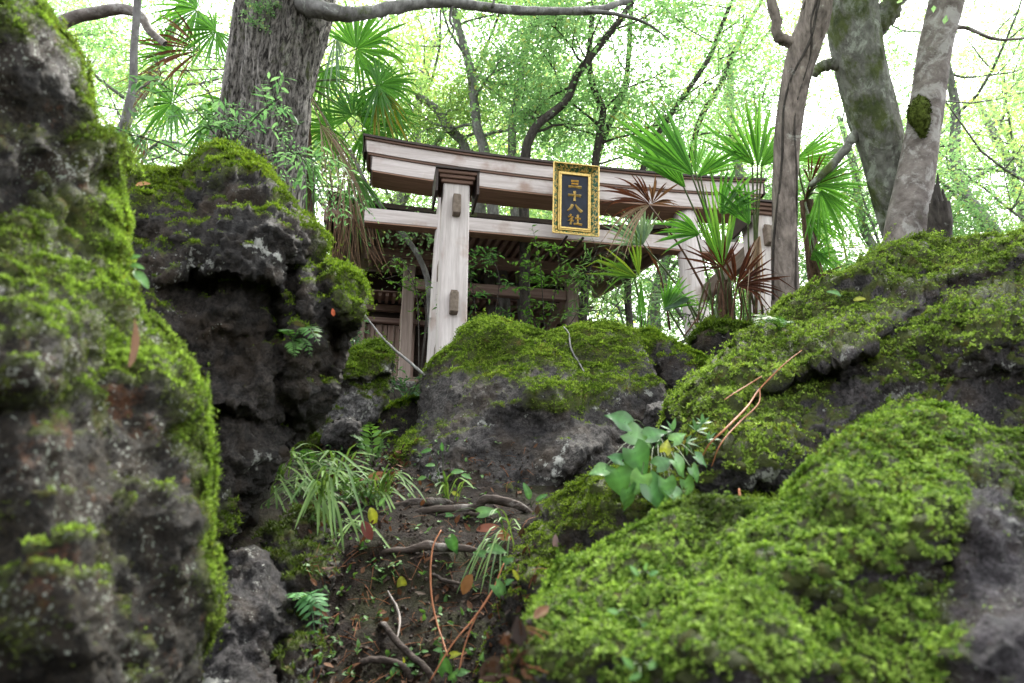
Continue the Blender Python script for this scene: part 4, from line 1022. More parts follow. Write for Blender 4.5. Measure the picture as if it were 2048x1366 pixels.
hero_maple('thin maple with long bare boughs before the white sky above the right palms', [(1560, -60), (1500, 40), (1465, 110), (1440, 170), (1400, 240), (1380, 330), (1370, 500)], 12.8, .07, 29, nb=6, cols=LC_YEL)

# three kinds of background maple, copied round the back of the clearing
def proto(seed, h, spread, cols, nb=10, nleaf=40, bark=BK_MIST, lsize=.046):
    r = np.random.default_rng(seed)
    path = [(0, 0, 0)] ; 
    for k in range(1, 6): path.append((path[-1][0] + r.normal() * .22, path[-1][1] + r.normal() * .22, h * k / 5))
    return maple_mesh(path, np.linspace(.13, .05, 6), seed + 100, nb, spread, .42, nleaf, lsize, cols, .18, bark)
PROTO = [proto(41, 6.5, 2.5, LC_MAPLE), proto(42, 6.0, 2.8, LC_YEL), proto(43, 7.0, 2.3, LC_MAPLE, nb=11), proto(44, 5.5, 2.6, LC_YEL, nb=9)]
BG = [  # x, y, prototype, scale, turn, words
    (-9.5, 13.5, 1, 1.45, 0.3, 'bright yellow-green maple at the far left behind the sapling stem'),
    (-6.6, 12.0, 0, 1.25, 1.9, 'green maple behind the thin sapling and the dead palm fronds'),
    (-4.6, 14.5, 3, 1.5, 4.0, 'yellow-green maple filling the gap left of the cedar trunk'),
    (-2.6, 13.2, 1, 1.5, 2.2, 'yellow-lit maple behind the palm fans right of the cedar'),
    (-1.4, 17.5, 0, 1.5, 5.1, 'green maple rising over the left end of the gate beam'),
    (0.9, 18.5, 2, 1.6, 0.9, 'tall green maple behind the middle of the gate beam'),
    (3.0, 17.0, 0, 1.5, 3.3, 'green maple behind the name board'),
    (4.4, 14.6, 2, 1.3, 2.7, 'green maple behind the right palm fans'),
    (6.0, 16.5, 3, 1.2, 1.2, 'low yellow-green maple between the twisted trunk and the mossy trunk'),
    (8.0, 14.0, 2, 1.15, 5.6, 'green maple showing between the two leaning trunks'),
    (9.6, 12.4, 0, 1.3, 0.1, 'airy green maple right of the pale grey trunk'),
    (12.0, 14.8, 1, 1.5, 3.9, 'yellow-green maple at the far right edge'),
    (-13.5, 17.0, 0, 1.7, 2.0, 'large green maple at the back left corner'),
    (14.5, 18.0, 2, 1.5, 1.0, 'large pale maple at the back right corner'),
    (-7.2, 19.0, 3, 1.9, 0.6, 'broad yellow-green maple deep behind the cedar'),
    (0.2, 21.0, 1, 1.7, 3.6, 'broad yellow-green maple deep behind the gate'),
    (9.0, 20.0, 3, 1.5, 4.4, 'broad yellow-green maple deep behind the right trunks'),
]
for x, y, k, s_, rz, lab in BG:
    tree_thing('maple_tree', lab, (x, y, float(ground_z(x, y)) - .1), PROTO[k], rz, s_)

# far sunlit wood closing the view low down
def far_wood():
    r = np.random.default_rng(77); mb = MB()
    n = 800; x = r.uniform(-26, 30, n); y = r.uniform(25, 33, n)
    top = 7.5 + 2.5 * perlin(np.stack([x * .16, 0 * x, 0 * x + 3.3], 1)) + .14 * np.abs(x - 2)
    z = 2.8 + r.random(n) ** .8 * top
    leaf_cloud(mb, np.stack([x, y, z], 1), r.uniform(.7, 1.5, n), 60, .24, ((0.34, 0.42, 0.08), (0.52, 0.57, 0.14), (0.58, 0.52, 0.14)), r, flat=1.2, tilt=.9)
    o = link('distant_foliage', mb.mesh('distant_foliage', M_LEAF)); tag(o, 'sunlit yellow-green far wood beyond the shrine', kind='stuff')
far_wood()

# the cedar
def cedar():
    mb = MB()
    path = to_ground(pxpath([(640, -520), (600, -150), (580, 0), (567, 100), (553, 200), (545, 300), (540, 400)], 6.0))
    base = path[-1].copy()
    t = thing('cedar_tree', 'massive old cedar trunk with fibrous grey bark rising behind the dark boulder', 'tree', base)
    hero_tube(mb, path[::-1], [.34, .29, .225, .225, .24, .265, .29, .30, .30][:len(path)], 120, 140, .34, 9, .6, 1)
    p2 = to_ground(pxpath([(520, -420), (512, -60), (502, 60), (488, 170), (466, 260), (440, 330), (425, 400)], 6.25))
    hero_tube(mb, p2[::-1], [.34, .26, .2, .16, .15, .15, .15, .14, .13][:len(p2)], 80, 110, .26, 6, .7, 2)
    link('trunk', mb.mesh('trunk', BK_CEDAR, True, origin=base), t)
    lb = MB(); lp = pxpath([(560, -25, 6.0), (610, 10, 5.75), (690, 28, 5.7), (760, 20, 5.9), (830, 8, 6.1), (900, 5, 6.3), (1000, 18, 6.6), (1100, 22, 6.9), (1190, 20, 7.2), (1240, 6, 7.4), (1300, -20, 7.7), (1400, -60, 8.0)])
    lb.tube(lp, [.10, .075, .055, .05, .046, .042, .04, .036, .034, .03, .024, .012], 12, 90, wob=.35)
    lb.tube(pxpath([(1170, 22, 7.1), (1230, 28, 7.2), (1290, 45, 7.3), (1340, 80, 7.5)]), [.022, .02, .014, .005], 7, 20, wob=.3)
    lb.tube(pxpath([(905, 5, 6.3), (900, 40, 6.3), (908, 60, 6.3), (895, 90, 6.3)]), [.016, .012, .008, .003], 6, 14)
    lb.tube(pxpath([(985, 15, 6.5), (992, -20, 6.5), (1000, -60, 6.5)]), [.014, .012, .01], 6, 10)
    link('limb', lb.mesh('limb', BK_MIST, True, origin=base), t)
    r = np.random.default_rng(5); cr = MB()
    tp = np.vstack([U(r.uniform(300, 900), r.uniform(-700, -120), r.uniform(5.0, 7.5)) for _ in range(90)])
    leaf_cloud(cr, tp, r.uniform(.25, .5, 90), 60, .06, LC_DEEP, r)
    tp = np.vstack([U(r.normal(525, 18), r.normal(18, 16), 5.68) for _ in range(16)])
    leaf_cloud(cr, tp, r.uniform(.03, .07, 16), 30, .02, LC_MAPLE, r, flat=1)
    link('crown', cr.mesh('crown', M_LEAF, False, origin=base), t)
cedar()

def trunk_tree(name, label, px, d, rad, bark, relief, fa, fl, seed, limbs=(), sides=72, n=120, twist=0, crown=None, extra=None):
    path = to_ground(pxpath(px, d)); base = path[-1].copy()
    t = thing(name, label, 'tree', base)
    rr = list(rad) + [rad[-1] * 1.1, rad[-1] * 1.2]
    mb = MB(); hero_tube(mb, path[::-1], rr[:len(path)][::-1], sides, n, relief, fa, fl, seed, twist)
    if extra: extra(mb)
    link('trunk', mb.mesh('trunk', bark, True, origin=base), t)
    for lp, lr in limbs:
        lb = MB(); lb.tube(pxpath(lp, d), lr, 12, 30, wob=.4); link('limb', lb.mesh('limb', bark, True, origin=base), t)
    if crown:
        r = np.random.default_rng(seed + 9); cr = MB(); x0, x1, y0, y1, m, cols = crown
        tp = np.vstack([U(r.uniform(x0, x1), r.uniform(y0, y1), d + r.uniform(-1.2, 1.5)) for _ in range(m)])
        leaf_cloud(cr, tp, r.uniform(.25, .5, m), 55, .06, cols, r); link('crown', cr.mesh('crown', M_LEAF, False, origin=base), t)
    return t

def vines(t):
    for k in range(4):
        ph = k * .8 - 1.3; c = catmull(pxpath([(1650, -120), (1632, 20), (1610, 90), (1588, 180), (1573, 300), (1570, 450), (1570, 600)], 5.4), 60); rr = np.interp(np.linspace(0, 6, 60), range(7), [.098, .098, .105, .092, .086, .084, .093])
        s = np.linspace(0, 1, 60); a = ph + s * (1.1 + .3 * k) * (1 if k % 2 else -1) + .25 * np.sin(s * 17 + k)
        mb = MB(); mb.tube(c + (rr * 1.0)[:, None] * (np.sin(a)[:, None] * CAM_R - np.cos(a)[:, None] * CAM_F), np.full(60, .006 + .002 * (k % 3)), 6, None); link('vine', mb.mesh('vine', BK_DARK, True, origin=t.location), t)
TT = trunk_tree('twisted_tree', 'slim twisted grey-brown trunk with clinging vines behind the mossy slope', [(1680, -320), (1650, -120), (1632, 20), (1610, 90), (1588, 180), (1573, 300), (1570, 450), (1572, 610)], 5.4,
           [.10, .098, .098, .105, .092, .086, .084, .095], BK_VINE, .16, 2.6, 2.2, 3, limbs=[([(1605, 95), (1575, 82), (1555, 70), (1552, 40), (1540, -10), (1530, -60)], [.05, .042, .04, .036, .03, .025])], twist=1.6, crown=(1450, 1850, -700, -120, 40, LC_MAPLE))
vines(TT)
trunk_tree('mossy_tree', 'thick leaning trunk patched with moss and grey lichen, second from the right', [(1670, -350), (1685, -120), (1702, 0), (1716, 110), (1742, 220), (1765, 300), (1782, 380), (1812, 490)], 5.9,
           [.18, .185, .185, .185, .18, .17, .15, .14], BK_MOSS, .08, 3.0, 3.0, 4, limbs=[([(1690, 120), (1668, 128), (1645, 132), (1628, 150)], [.06, .05, .042, .03]), ([(1740, 60), (1775, 25), (1800, -20), (1820, -80)], [.10, .085, .075, .06]), ([(1735, 275), (1712, 268), (1690, 300), (1655, 340), (1620, 372)], [.06, .04, .035, .03, .02])], crown=(1600, 2100, -700, -120, 50, LC_MAPLE))
def knob(t):
    mb = MB()
    c = U(1834, 228, 5.52)
    hero_tube(mb, np.array([c + [.01, 0, -.2], c + [-.0, -.02, -.09], c + [-.0, -.02, .0], c + [.05, 0, .1], c + [.1, 0, .14]]), [.015, .06, .075, .055, .02], 40, 30, .3, 4, 12, 8)
    kv = np.vstack(mb.v); ki = np.random.default_rng(2).integers(0, len(kv), 2500); leaf_cloud(mb, kv[ki[:500]], np.full(500, .012), 5, .012, ((0.06, 0.1, 0.015), (0.16, 0.23, 0.03), (0.1, 0.09, 0.02)), np.random.default_rng(3), flat=1, tilt=1)
    link('mossy_knot', mb.mesh('mossy_knot', M_KNOT, True, origin=t.location), t)
M_KNOT = plain_mat('knot_moss', (0.06, 0.08, 0.015), .95, 0, .7, 45, .1, 1.0)
GT = trunk_tree('grey_tree', 'pale grey trunk with a mossy knot, rightmost of the leaning trunks', [(1960, -350), (1915, -120), (1893, 0), (1872, 90), (1858, 180), (1845, 270), (1826, 380), (1812, 490)], 5.6,
           [.118, .118, .118, .114, .112, .118, .135, .16], BK_GREY, .06, 2.5, 3.5, 5, limbs=[([(1890, 60), (1930, 55), (1990, 78), (2060, 75), (2150, 60)], [.03, .014, .011, .009, .006])], crown=(1750, 2300, -700, -120, 40, LC_MAPLE))
knob(GT)
trunk_tree('sapling', 'thin bare sapling stem between the left boulder and the cedar', [(280, -220), (277, -60), (274, 20), (268, 100), (266, 170), (250, 240), (236, 310)], 4.6, [.018, .02, .022, .022, .023, .024, .028], BK_MIST, .1, 2, 6, 6, sides=14, n=70,
           limbs=[([(262, 200), (275, 180), (295, 168), (310, 150)], [.008, .006, .005, .003])])
trunk_tree('bent_bough_tree', 'pale bough arching over at the upper left behind the sapling', [(330, 88), (300, 62), (280, 30), (240, 18), (190, 26), (150, 34), (118, 55), (105, 120), (100, 260)], 6.8, [.03, .035, .04, .05, .055, .055, .058, .07, .08], BK_GREY, .08, 2, 3, 7, sides=18, n=70)
def stump():
    path = to_ground(pxpath([(1880, 405), (1881, 440), (1883, 500)], 5.3)); base = path[-1].copy()
    t = thing('broken_stump', 'dark splintered stump standing behind the slope boulder beside the grey trunk', 'stump', base)
    mb = MB(); hero_tube(mb, path[::-1], [.085, .08, .075, .07, .06][:len(path)], 40, 40, .25, 3, 2, 12); link('trunk', mb.mesh('trunk', BK_DARK, True, origin=base), t)
    for k, (dx, h) in enumerate(((-8, 55), (-2, 78), (6, 35), (14, 22), (10, 48))):
        s = MB(); s.tube(pxpath([(1879 + dx, 425), (1878 + dx, 425 - h * .5), (1877 + dx * .8, 425 - h)], 5.3 + .02 * k), [.035, .025, .004], 7, 10, wob=.5); link('splinter', s.mesh('splinter', BK_DARK, True, origin=base), t)
stump()

# ------------------------------------------------------------------ fan palms
PG = ((0.05, 0.17, 0.03), (0.11, 0.30, 0.05)); PY = ((0.16, 0.22, 0.03), (0.35, 0.28, 0.03)); PB = ((0.10, 0.045, 0.025), (0.24, 0.14, 0.08)); PP = ((0.10, 0.2, 0.14), (0.22, 0.32, 0.24)); PR = ((0.055, 0.02, 0.013), (0.13, 0.05, 0.026)); PT = ((0.22, 0.16, 0.11), (0.36, 0.28, 0.2))
M_PET = plain_mat('palm_stalk', (0.07, 0.10, 0.03), 0.6, 0, .4); M_PETD = plain_mat('dry_palm_stalk', (0.10, 0.05, 0.03), 0.7, 0, .4)
def frond(root, hub, foot, ang, Rm, spread, n, droop=0.12, col=PG, lean=0.0, roll=0.0, seed=0, dead=False, wid=1.0, bend=0.0):
    """one fan leaf: folded segments joined near the hub, on a stalk; ang is the middle segment's direction seen from the path"""
    r = np.random.default_rng(seed); hub = np.asarray(hub, float); a0 = math.radians(ang)
    cen = math.cos(a0) * CAM_R + math.sin(a0) * CAM_U + lean * CAM_F; cen /= np.linalg.norm(cen)
    nrm = -CAM_F + roll * np.cross(CAM_F, cen); nrm -= (nrm @ cen) * cen; nrm /= np.linalg.norm(nrm); side = np.cross(nrm, cen)
    half = math.radians(spread) / 2; da = 2 * half / n; mb = MB(); K = 8; c0, c1 = np.array(col[0]), np.array(col[1])
    for k in range(n):
        a = -half + (k + .5) * da + r.normal() * da * (.5 if dead else .12)
        d = cen * math.cos(a) + side * math.sin(a) + nrm * (.10 * math.cos(a * 1.3) + r.normal() * (.25 if dead else .05)); d /= np.linalg.norm(d)
        L = Rm * (1 - .22 * (abs(a) / half) ** 2) * r.uniform(.76, 1.06); t = np.linspace(.03, 1, K)
        wmax = 2 * math.tan(min(.3, da / 2)) * .42 * L * 1.08 * wid
        w = np.where(t < .42, wmax * t / .42, wmax * np.clip((1 - t) / .58, 0, 1) ** .75) + .0015
        if dead: w = w * .75
        dr = droop * r.uniform(.6, 1.6); ben = r.uniform(.55, 1.0) if r.random() < bend else 9
        tp = np.cross(nrm, d); tp /= np.linalg.norm(tp); c = hub + d * (L * t)[:, None]
        c[:, 2] -= dr * L * t ** 2.2 + np.where(t > ben * .8, (t - ben * .8) * L * .9, 0)
        if dead: c += nrm * (r.normal() * .1 * L * t ** 2)[:, None]
        fold = nrm * (w * .28)[:, None]
        v = np.empty((K, 3, 3)); v[:, 0] = c - tp * w[:, None] / 2 + fold; v[:, 1] = c - fold * .3; v[:, 2] = c + tp * w[:, None] / 2 + fold
        q = []
        for i in range(K - 1): q += [(3 * i, 3 * i + 1, 3 * i + 4, 3 * i + 3), (3 * i + 1, 3 * i + 2, 3 * i + 5, 3 * i + 4)]
        f = np.clip(r.random() + .0, 0, 1); cc = c0 * (1 - f) + c1 * f
        tipc = np.array((0.2, 0.12, 0.04)) if not dead else cc * .8
        cv = cc[None] * (1 - np.clip((t - .88) / .12, 0, 1)[:, None]) + tipc * np.clip((t - .88) / .12, 0, 1)[:, None]
        mb.add(v.reshape(-1, 3), q, col=np.repeat(cv, 3, 0))
    o = link('frond', mb.mesh('frond', M_DEAD if dead else M_PALM, False, origin=root.location), root)
    if foot is not None:
        foot = np.asarray(foot, float); mid = (foot + hub) / 2 + np.array([0, 0, .06 * np.linalg.norm(hub - foot)])
        s = MB(); s.tube([foot, mid, hub + cen * .03], [.011, .008, .006], 6, 14); link('stalk', s.mesh('stalk', M_PETD if dead else M_PET, True, origin=root.location), o)
    return o
M_FIBRE = bark_mat('palm_fibre', (0.045, 0.028, 0.018), (0.16, 0.10, 0.065), stretch=(14, 14, 3), bstr=1)
def palm(label, foot_px, d, crown_px, rad):
    top = U(*crown_px); path = to_ground(np.array([top, (top + U(*foot_px)) / 2, U(*foot_px)])); base = path[-1].copy()
    t = thing('fan_palm', label, 'palm', base, group='fan palms')
    mb = MB(); hero_tube(mb, path[::-1], np.linspace(rad * 1.15, rad, len(path)), 30, 60, .3, 3, 6, 31); link('trunk', mb.mesh('trunk', M_FIBRE, True, origin=base), t)
    return t, top
PL, ptop = palm('tall fan palm behind the cedar with green, yellowing and dead hanging fans', (612, 420, 9.7), 9.7, (600, 165, 9.7), .1)
D_ = 7.4
for k, (hx, hy, dd, ang, Rpx, spr, n, drp, col, dead, lean, roll) in enumerate([
    (712, 98, 7.2, 30, 125, 250, 30, .10, PG, False, .1, .1), (757, 170, 7.1, -20, 95, 300, 32, .18, PG, False, .1, -.2), (752, 176, 7.12, -60, 120, 70, 9, .25, PY, False, .0, .1), (648, 138, 7.6, -100, 95, 230, 26, .2, PG, False, .2, .2),
    (705, 232, 7.2, 110, 95, 220, 28, .08, PG, False, .3, .1), (730, 258, 7.3, -10, 110, 250, 28, .25, PG, False, .0, .3), (668, 258, 7.5, 200, 90, 240, 26, .25, PG, False, .2, -.2), (610, 320, 7.3, -100, 100, 150, 18, .3, PG, False, 0, .3),
    (672, 72, 7.3, -80, 105, 60, 10, .35, PP, False, -.2, .5), (640, 248, 6.7, -52, 190, 46, 22, .5, PT, True, -.1, .2), (690, 330, 6.6, -80, 95, 60, 14, .55, PT, True, -.1, .1),
    (432, 62, 7.0, 215, 85, 250, 28, .15, PG, False, .1, .2), (395, 18, 7.2, 205, 120, 230, 28, .15, PG, False, .1, .3), (400, 102, 7.1, 170, 150, 120, 18, .3, PB, True, 0, .2), (345, 206, 6.9, 190, 100, 280, 28, .2, PG, False, .2, .2),
    (330, 140, 7.0, 210, 110, 60, 14, .45, PB, True, 0, .3), (350, 108, 7.2, 165, 110, 110, 16, .1, PG, False, .1, .2), (300, 260, 6.9, 235, 90, 60, 12, .5, PB, True, 0, .2), (415, 250, 7.0, -70, 95, 200, 24, .25, PG, False, .1, .3),
    (455, 205, 7.1, 240, 100, 190, 22, .25, PG, False, 0, .1), (705, 345, 6.8, -70, 130, 80, 14, .35, PG, False, 0, .2), (775, 225, 7.4, -40, 95, 120, 16, .3, PG, False, 0, 0)]):
    dd += 2.3
    frond(PL, U(hx, hy, dd), ptop, ang, Rpx / FPX * dd, spr, n, drp, col, lean, roll, 300 + k, dead, bend=.22)
# fibre beard hanging in front of the shrine eave
bt = MB(); rb = np.random.default_rng(9)
for k in range(50):
    x = rb.normal(695, 26); y0 = rb.uniform(395, 440); l = rb.uniform(60, 150); sw = rb.normal() * 26 + (x - 695) * .5
    bt.tube(pxpath([(x, y0, 8.9), (x + sw * .3, y0 + l * .5, 8.85), (x + sw, y0 + l, 8.8)]), [.005, .004, .0015], 4, 6, col=np.array(PT[0]) * (.5 + rb.random()) * (1, .85, .75), cap=False)
o = link('hanging_fibre', bt.mesh('hanging_fibre', M_DEAD, False, origin=PL.location), PL); tag(o, kind='stuff')

PR_, rtop = palm('young fan palm clump right of the name board with green and dead red-brown fans', (1455, 668, 5.7), 5.7, (1448, 560, 5.7), .05)
for k, (hx, hy, dd, ang, Rpx, spr, n, drp, col, dead, lean, roll, fx, fy) in enumerate([
    (1388, 352, 5.6, 136, 215, 62, 9, .03, PG, False, .15, .2, 1448, 560), (1390, 350, 5.58, 88, 108, 40, 7, .02, PG, False, .1, .3, 1448, 560), (1394, 354, 5.6, 38, 130, 50, 8, .12, PG, False, .1, -.2, 1448, 560), (1372, 378, 5.75, 128, 200, 50, 8, .05, PG, False, .3, .2, 1440, 560),
    (1440, 430, 5.5, 60, 130, 90, 11, .15, PG, False, .1, .2, 1470, 640), (1400, 470, 5.6, 160, 110, 80, 10, .2, PG, False, .1, .3, 1430, 650), (1500, 450, 5.5, 120, 120, 70, 9, .1, PG, False, .1, .2, 1500, 650), (1516, 334, 5.5, 92, 165, 46, 8, .0, PG, False, .1, .1, 1512, 640), (1510, 332, 5.55, 132, 150, 60, 9, .06, PG, False, .2, .2, 1512, 640), (1520, 334, 5.6, 50, 120, 50, 8, .1, PG, False, .3, .2, 1512, 640),
    (1286, 490, 5.9, 122, 105, 120, 17, .05, PP, False, .3, .1, 1400, 640), (1300, 408, 5.8, 150, 125, 90, 14, .3, PR, True, .0, .3, 1420, 600), (1304, 408, 5.8, 60, 80, 110, 12, .3, PB, True, .0, .3, None, None), (1300, 410, 5.78, 200, 110, 60, 9, .7, PT, True, 0, .3, None, None),
    (1276, 556, 5.9, 158, 125, 54, 7, .05, ((0.06, 0.17, 0.03), (0.16, 0.24, 0.03)), False, .1, .3, 1285, 690), (1278, 554, 5.9, 100, 105, 26, 4, .05, ((0.08, 0.2, 0.03), (0.16, 0.26, 0.03)), False, .1, .3, None, None), (1282, 560, 5.9, -88, 130, 16, 4, .1, PG, False, .1, .3, None, None),
    (1445, 540, 5.5, 98, 190, 50, 11, .0, ((0.07, 0.2, 0.03), (0.14, 0.3, 0.05)), False, .1, .1, 1450, 650), (1442, 535, 5.4, 150, 105, 80, 12, .12, PR, True, -.1, .2, 1450, 650), (1446, 535, 5.4, 80, 75, 70, 9, .1, PR, True, -.1, .2, None, None), (1472, 572, 5.35, 60, 115, 140, 17, .15, PR, True, -.1, .2, 1462, 665), (1474, 572, 5.35, 10, 90, 60, 8, .25, PR, True, -.2, .2, None, None),
    (1520, 470, 5.45, 250, 110, 50, 10, .5, PT, True, 0, .2, 1512, 640), (1330, 620, 5.8, 60, 95, 90, 12, .2, PG, False, .1, .2, 1380, 690), (1380, 600, 5.8, 175, 90, 70, 9, .06, PP, False, .2, .3, 1400, 690), (1325, 560, 6.0, 115, 100, 14, 3, .1, PB, True, 0, .1, 1340, 660)]):
    frond(PR_, U(hx, hy, dd), U(fx, fy, dd + .1) if fx else None, ang, Rpx / FPX * dd, spr, n, drp, col, lean, roll, 400 + k, dead, bend=.12, wid=1.25)
for k in range(22):
    x = 1395 + k * 6.3 + rb.normal() * 3; s = MB(); s.tube(pxpath([(x + rb.normal() * 12, 672, 5.6), (x, 620, 5.6), (x * .75 + 1455 * .25, 565, 5.55)]), [.007, .006, .004], 5, 8); link('dry_stalk', s.mesh('dry_stalk', M_PETD if k % 3 else M_PET, True, origin=PR_.location), PR_)
PQ, qtop = palm('fan palm half hidden behind the twisted trunk, its fans reaching right', (1640, 640, 6.3), 6.3, (1612, 400, 6.3), .05)
for k, (hx, hy, dd, ang, Rpx, spr, n, drp, col, dead, lean, roll) in enumerate([
    (1590, 320, 6.2, 22, 130, 60, 9, .05, PG, False, .1, .2), (1632, 372, 6.0, 15, 115, 120, 16, .12, PG, False, .1, .3), (1620, 368, 6.0, 80, 75, 80, 9, .1, PR, True, .0, .2), (1625, 372, 6.02, 30, 110, 20, 5, .1, PR, True, 0, .1), (1640, 380, 6.0, -70, 120, 90, 12, .2, PG, False, 0, .2),
    (1620, 520, 6.1, 40, 90, 90, 11, .2, PG, False, .1, .3), (1612, 430, 6.1, -30, 90, 100, 12, .2, PG, False, .1, .3), (1640, 555, 6.0, 20, 75, 60, 8, .3, PR, True, 0, .2), (1625, 500, 6.05, -40, 80, 60, 8, .3, PG, False, 0, .2), (1700, 290, 6.3, 200, 100, 20, 4, .3, PP, False, 0, .2)]):
    frond(PQ, U(hx, hy, dd), qtop, ang, Rpx / FPX * dd, spr, n, drp, col, lean, roll, 500 + k, dead, bend=.15)


# ------------------------------------------------------------------ small plants, roots and litter
bpy.context.view_layer.update()
DG = bpy.context.evaluated_depsgraph_get()
def hit(px, py, lift=0.0):
    """where the line of sight through a photo pixel meets the stones or the soil"""
    dv = Vector(U(px, py, 1.0)).normalized()
    ok, loc, nor, idx, ob, mt = SC.ray_cast(DG, Vector((0, 0, 0)), dv)
    if not ok: return U(px, py, 6.0), np.array([0, 0, 1.0])
    loc = np.array(loc); nor = np.array(nor)
    return loc + (np.array([0, 0, 1.0]) * .5 + nor * .5) * lift - loc / np.linalg.norm(loc) * lift * .6, nor
def depth_of(w): return w[1] * cP + w[2] * sP
def hpath(lst, lift=0.0): return np.array([hit(x, y, lift)[0] for x, y in lst])

def blade(kind, L, Wd, fold=.25, curl=.25, nt=7):
    """leaf in its own space: x along the midrib from the stalk, y across, z up"""
    t = np.linspace(0, 1, nt)
    if kind == 'heart': w = Wd * .5 * np.interp(t, [0, .12, .3, .5, .75, 1], [.66, .95, 1.0, .8, .38, 0]); back = -.24 * L * (1 - t) ** 3
    elif kind == 'lance': w = Wd * .5 * np.sin(np.pi * np.clip(t, 0, 1) ** .75) ** .9; back = 0 * t
    else: w = Wd * .5 * np.sin(np.pi * np.clip(t * .96 + .02, 0, 1) ** .85) ** .7; back = 0 * t
    x = t * L; z = -curl * L * t ** 2
    v = np.empty((nt, 5, 3))
    for k, s in enumerate((-1, -.55, 0, .55, 1)):
        v[:, k, 0] = x + back * abs(s); v[:, k, 1] = w * s; v[:, k, 2] = z + fold * w * abs(s) - .25 * fold * w * s * s + .05 * Wd * np.sin(t * 9 + s * 2.3 + L * 900) * abs(s)
    q = [(5 * i + k, 5 * i + k + 1, 5 * i + 6 + k, 5 * i + 5 + k) for i in range(nt - 1) for k in range(4)]
    return v.reshape(-1, 3), q
def ribs(n, col):
    m = (np.tile(np.array([.85, .95, 1.5, 1.05, .82]), n // 5) * np.repeat(np.where(np.arange(n // 5) % 3 == 1, 1.12, .96), 5))[:, None]; return np.asarray(col) * m
def place(v, pos, dirv, nrm):
    x = np.asarray(dirv, float); x /= np.linalg.norm(x) + 1e-9; z = np.asarray(nrm, float); z = z - (z @ x) * x; z /= np.linalg.norm(z) + 1e-9
    return np.asarray(pos) + v @ np.array([x, np.cross(z, x), z])
def pdir(ang, lean=0.0): a = math.radians(ang); return math.cos(a) * CAM_R + math.sin(a) * CAM_U + lean * CAM_F
rs = np.random.default_rng(99)
M_STEM = plain_mat('green_stem', (0.045, 0.08, 0.02), .6, 0, .3); M_NEEDLE = plain_mat('orange_dry_needle', (0.34, 0.13, 0.055), .6, 0, .3); M_TWIG = plain_mat('dry_twig', (0.12, 0.095, 0.075), .8, 0, .4); M_PALE = plain_mat('bleached_twig', (0.24, 0.21, 0.19), .75, 0, .25)
BK_ROOT = bark_mat('root_bark', (0.02, 0.015, 0.013), (0.10, 0.078, 0.065), (0.26, 0.24, 0.22), stretch=(3, 10, 10), lich=.35, bstr=.8)

# plant with heart-shaped leaves
HC = ((0.06, 0.17, 0.045), (0.15, 0.30, 0.10))
def plant(name, label, cat, root_px, leaves, d0, kind, cols, stems=True, group=None, mat=None, wr=.85, curl=.3):
    base = hit(*root_px)[0]; t = thing(name, label, cat, base, group=group)
    for k, (x, y, spx, ang, dd, tilt) in enumerate(leaves):
        p = U(x, y, d0 + dd); L = spx * (.72 if name == 'seedling' else rs.uniform(.45, .8)) / FPX * (d0 + dd); f = rs.random(); col = np.array(cols[0]) * (1 - f) + np.array(cols[1]) * f
        if tilt > 5: col = np.array((.3, .33, .04)); tilt -= 10
        dv = pdir(ang, rs.normal() * .15 - .1); nr = -CAM_F * (1 - abs(tilt) * .5) + np.array([0, 0, .75]) + CAM_R * (tilt + rs.normal() * .2)
        v, q = blade(kind, L, L * wr, .3, curl * rs.uniform(.4, 1.5), 13); mb = MB().add(place(v - [L * .12, 0, 0], p, dv, nr), q, col=ribs(len(v), col))
        lf = link('leaf', mb.mesh('leaf', mat or M_HERB, True, origin=base), t)
        if stems:
            s = MB(); m_ = (base + p) / 2 + np.array([0, 0, .2 * np.linalg.norm(base - p)]); s.tube([base, m_, p], [.0016, .0015, .0012], 5, 10); link('stalk', s.mesh('stalk', M_STEM, True, origin=base), lf)
    return t
dK = depth_of(hit(1310, 985)[0])
plant('heart_leaved_plant', 'plant with large glossy heart-shaped leaves on the moss right of the central boulder', 'plant', (1318, 925),
      [(1262, 868, 92, -20, .12, -.3), (1236, 945, 96, -75, .05, .1), (1300, 975, 88, -55, -.02, .2), (1282, 955, 80, -110, -.02, .2), (1352, 925, 82, -50, .06, .3), (1372, 965, 66, -70, .05, .2), (1240, 920, 60, 160, .04, -.3), (1330, 900, 46, 70, .1, 10.1), (1395, 915, 52, -30, .1, .2), (1318, 930, 54, 30, .06, .1), (1206, 940, 50, 190, .04, -.2), (1350, 880, 48, 40, .12, 0), (1270, 905, 84, -60, .05, -.2), (1300, 872, 70, 20, .1, .2), (1255, 985, 80, -80, -.03, 0), (1330, 965, 70, -90, 0, .2), (1385, 940, 70, -60, .06, .3), (1345, 985, 60, -40, 0, .2), (1250, 845, 60, 150, .12, -.3)],
      dK - .09, 'heart', ((0.03, 0.12, 0.03), (0.17, 0.34, 0.11)), wr=1.0, mat=M_GLOSS)
def palmate(label, root_px, leaves, d0, col, name='maple_seedling', cat='seedling'):
    base = hit(*root_px)[0]; t = thing(name, label, cat, base)
    for (x, y, spx, ang) in leaves:
        p = U(x, y, d0); mb = MB()
        for k, a in enumerate((-70, -38, 0, 38, 70)):
            L = spx / FPX * d0 * (1, .9, 1.05, .9, .7)[k] * .6; v, q = blade('lance', L, L * .36, .15, .15, 5)
            mb.add(place(v, p, pdir(ang + a), -CAM_F * .6 + np.array([0, 0, 1])), q, col=np.array(col) * rs.uniform(.8, 1.2))
        lf = link('leaf', mb.mesh('leaf', M_HERB, True, origin=base), t)
        s = MB(); s.tube([base, (base + p) / 2 + [0, 0, .02], p], [.002, .0018, .001], 5, 8); link('stalk', s.mesh('stalk', M_STEM, True, origin=base), lf)
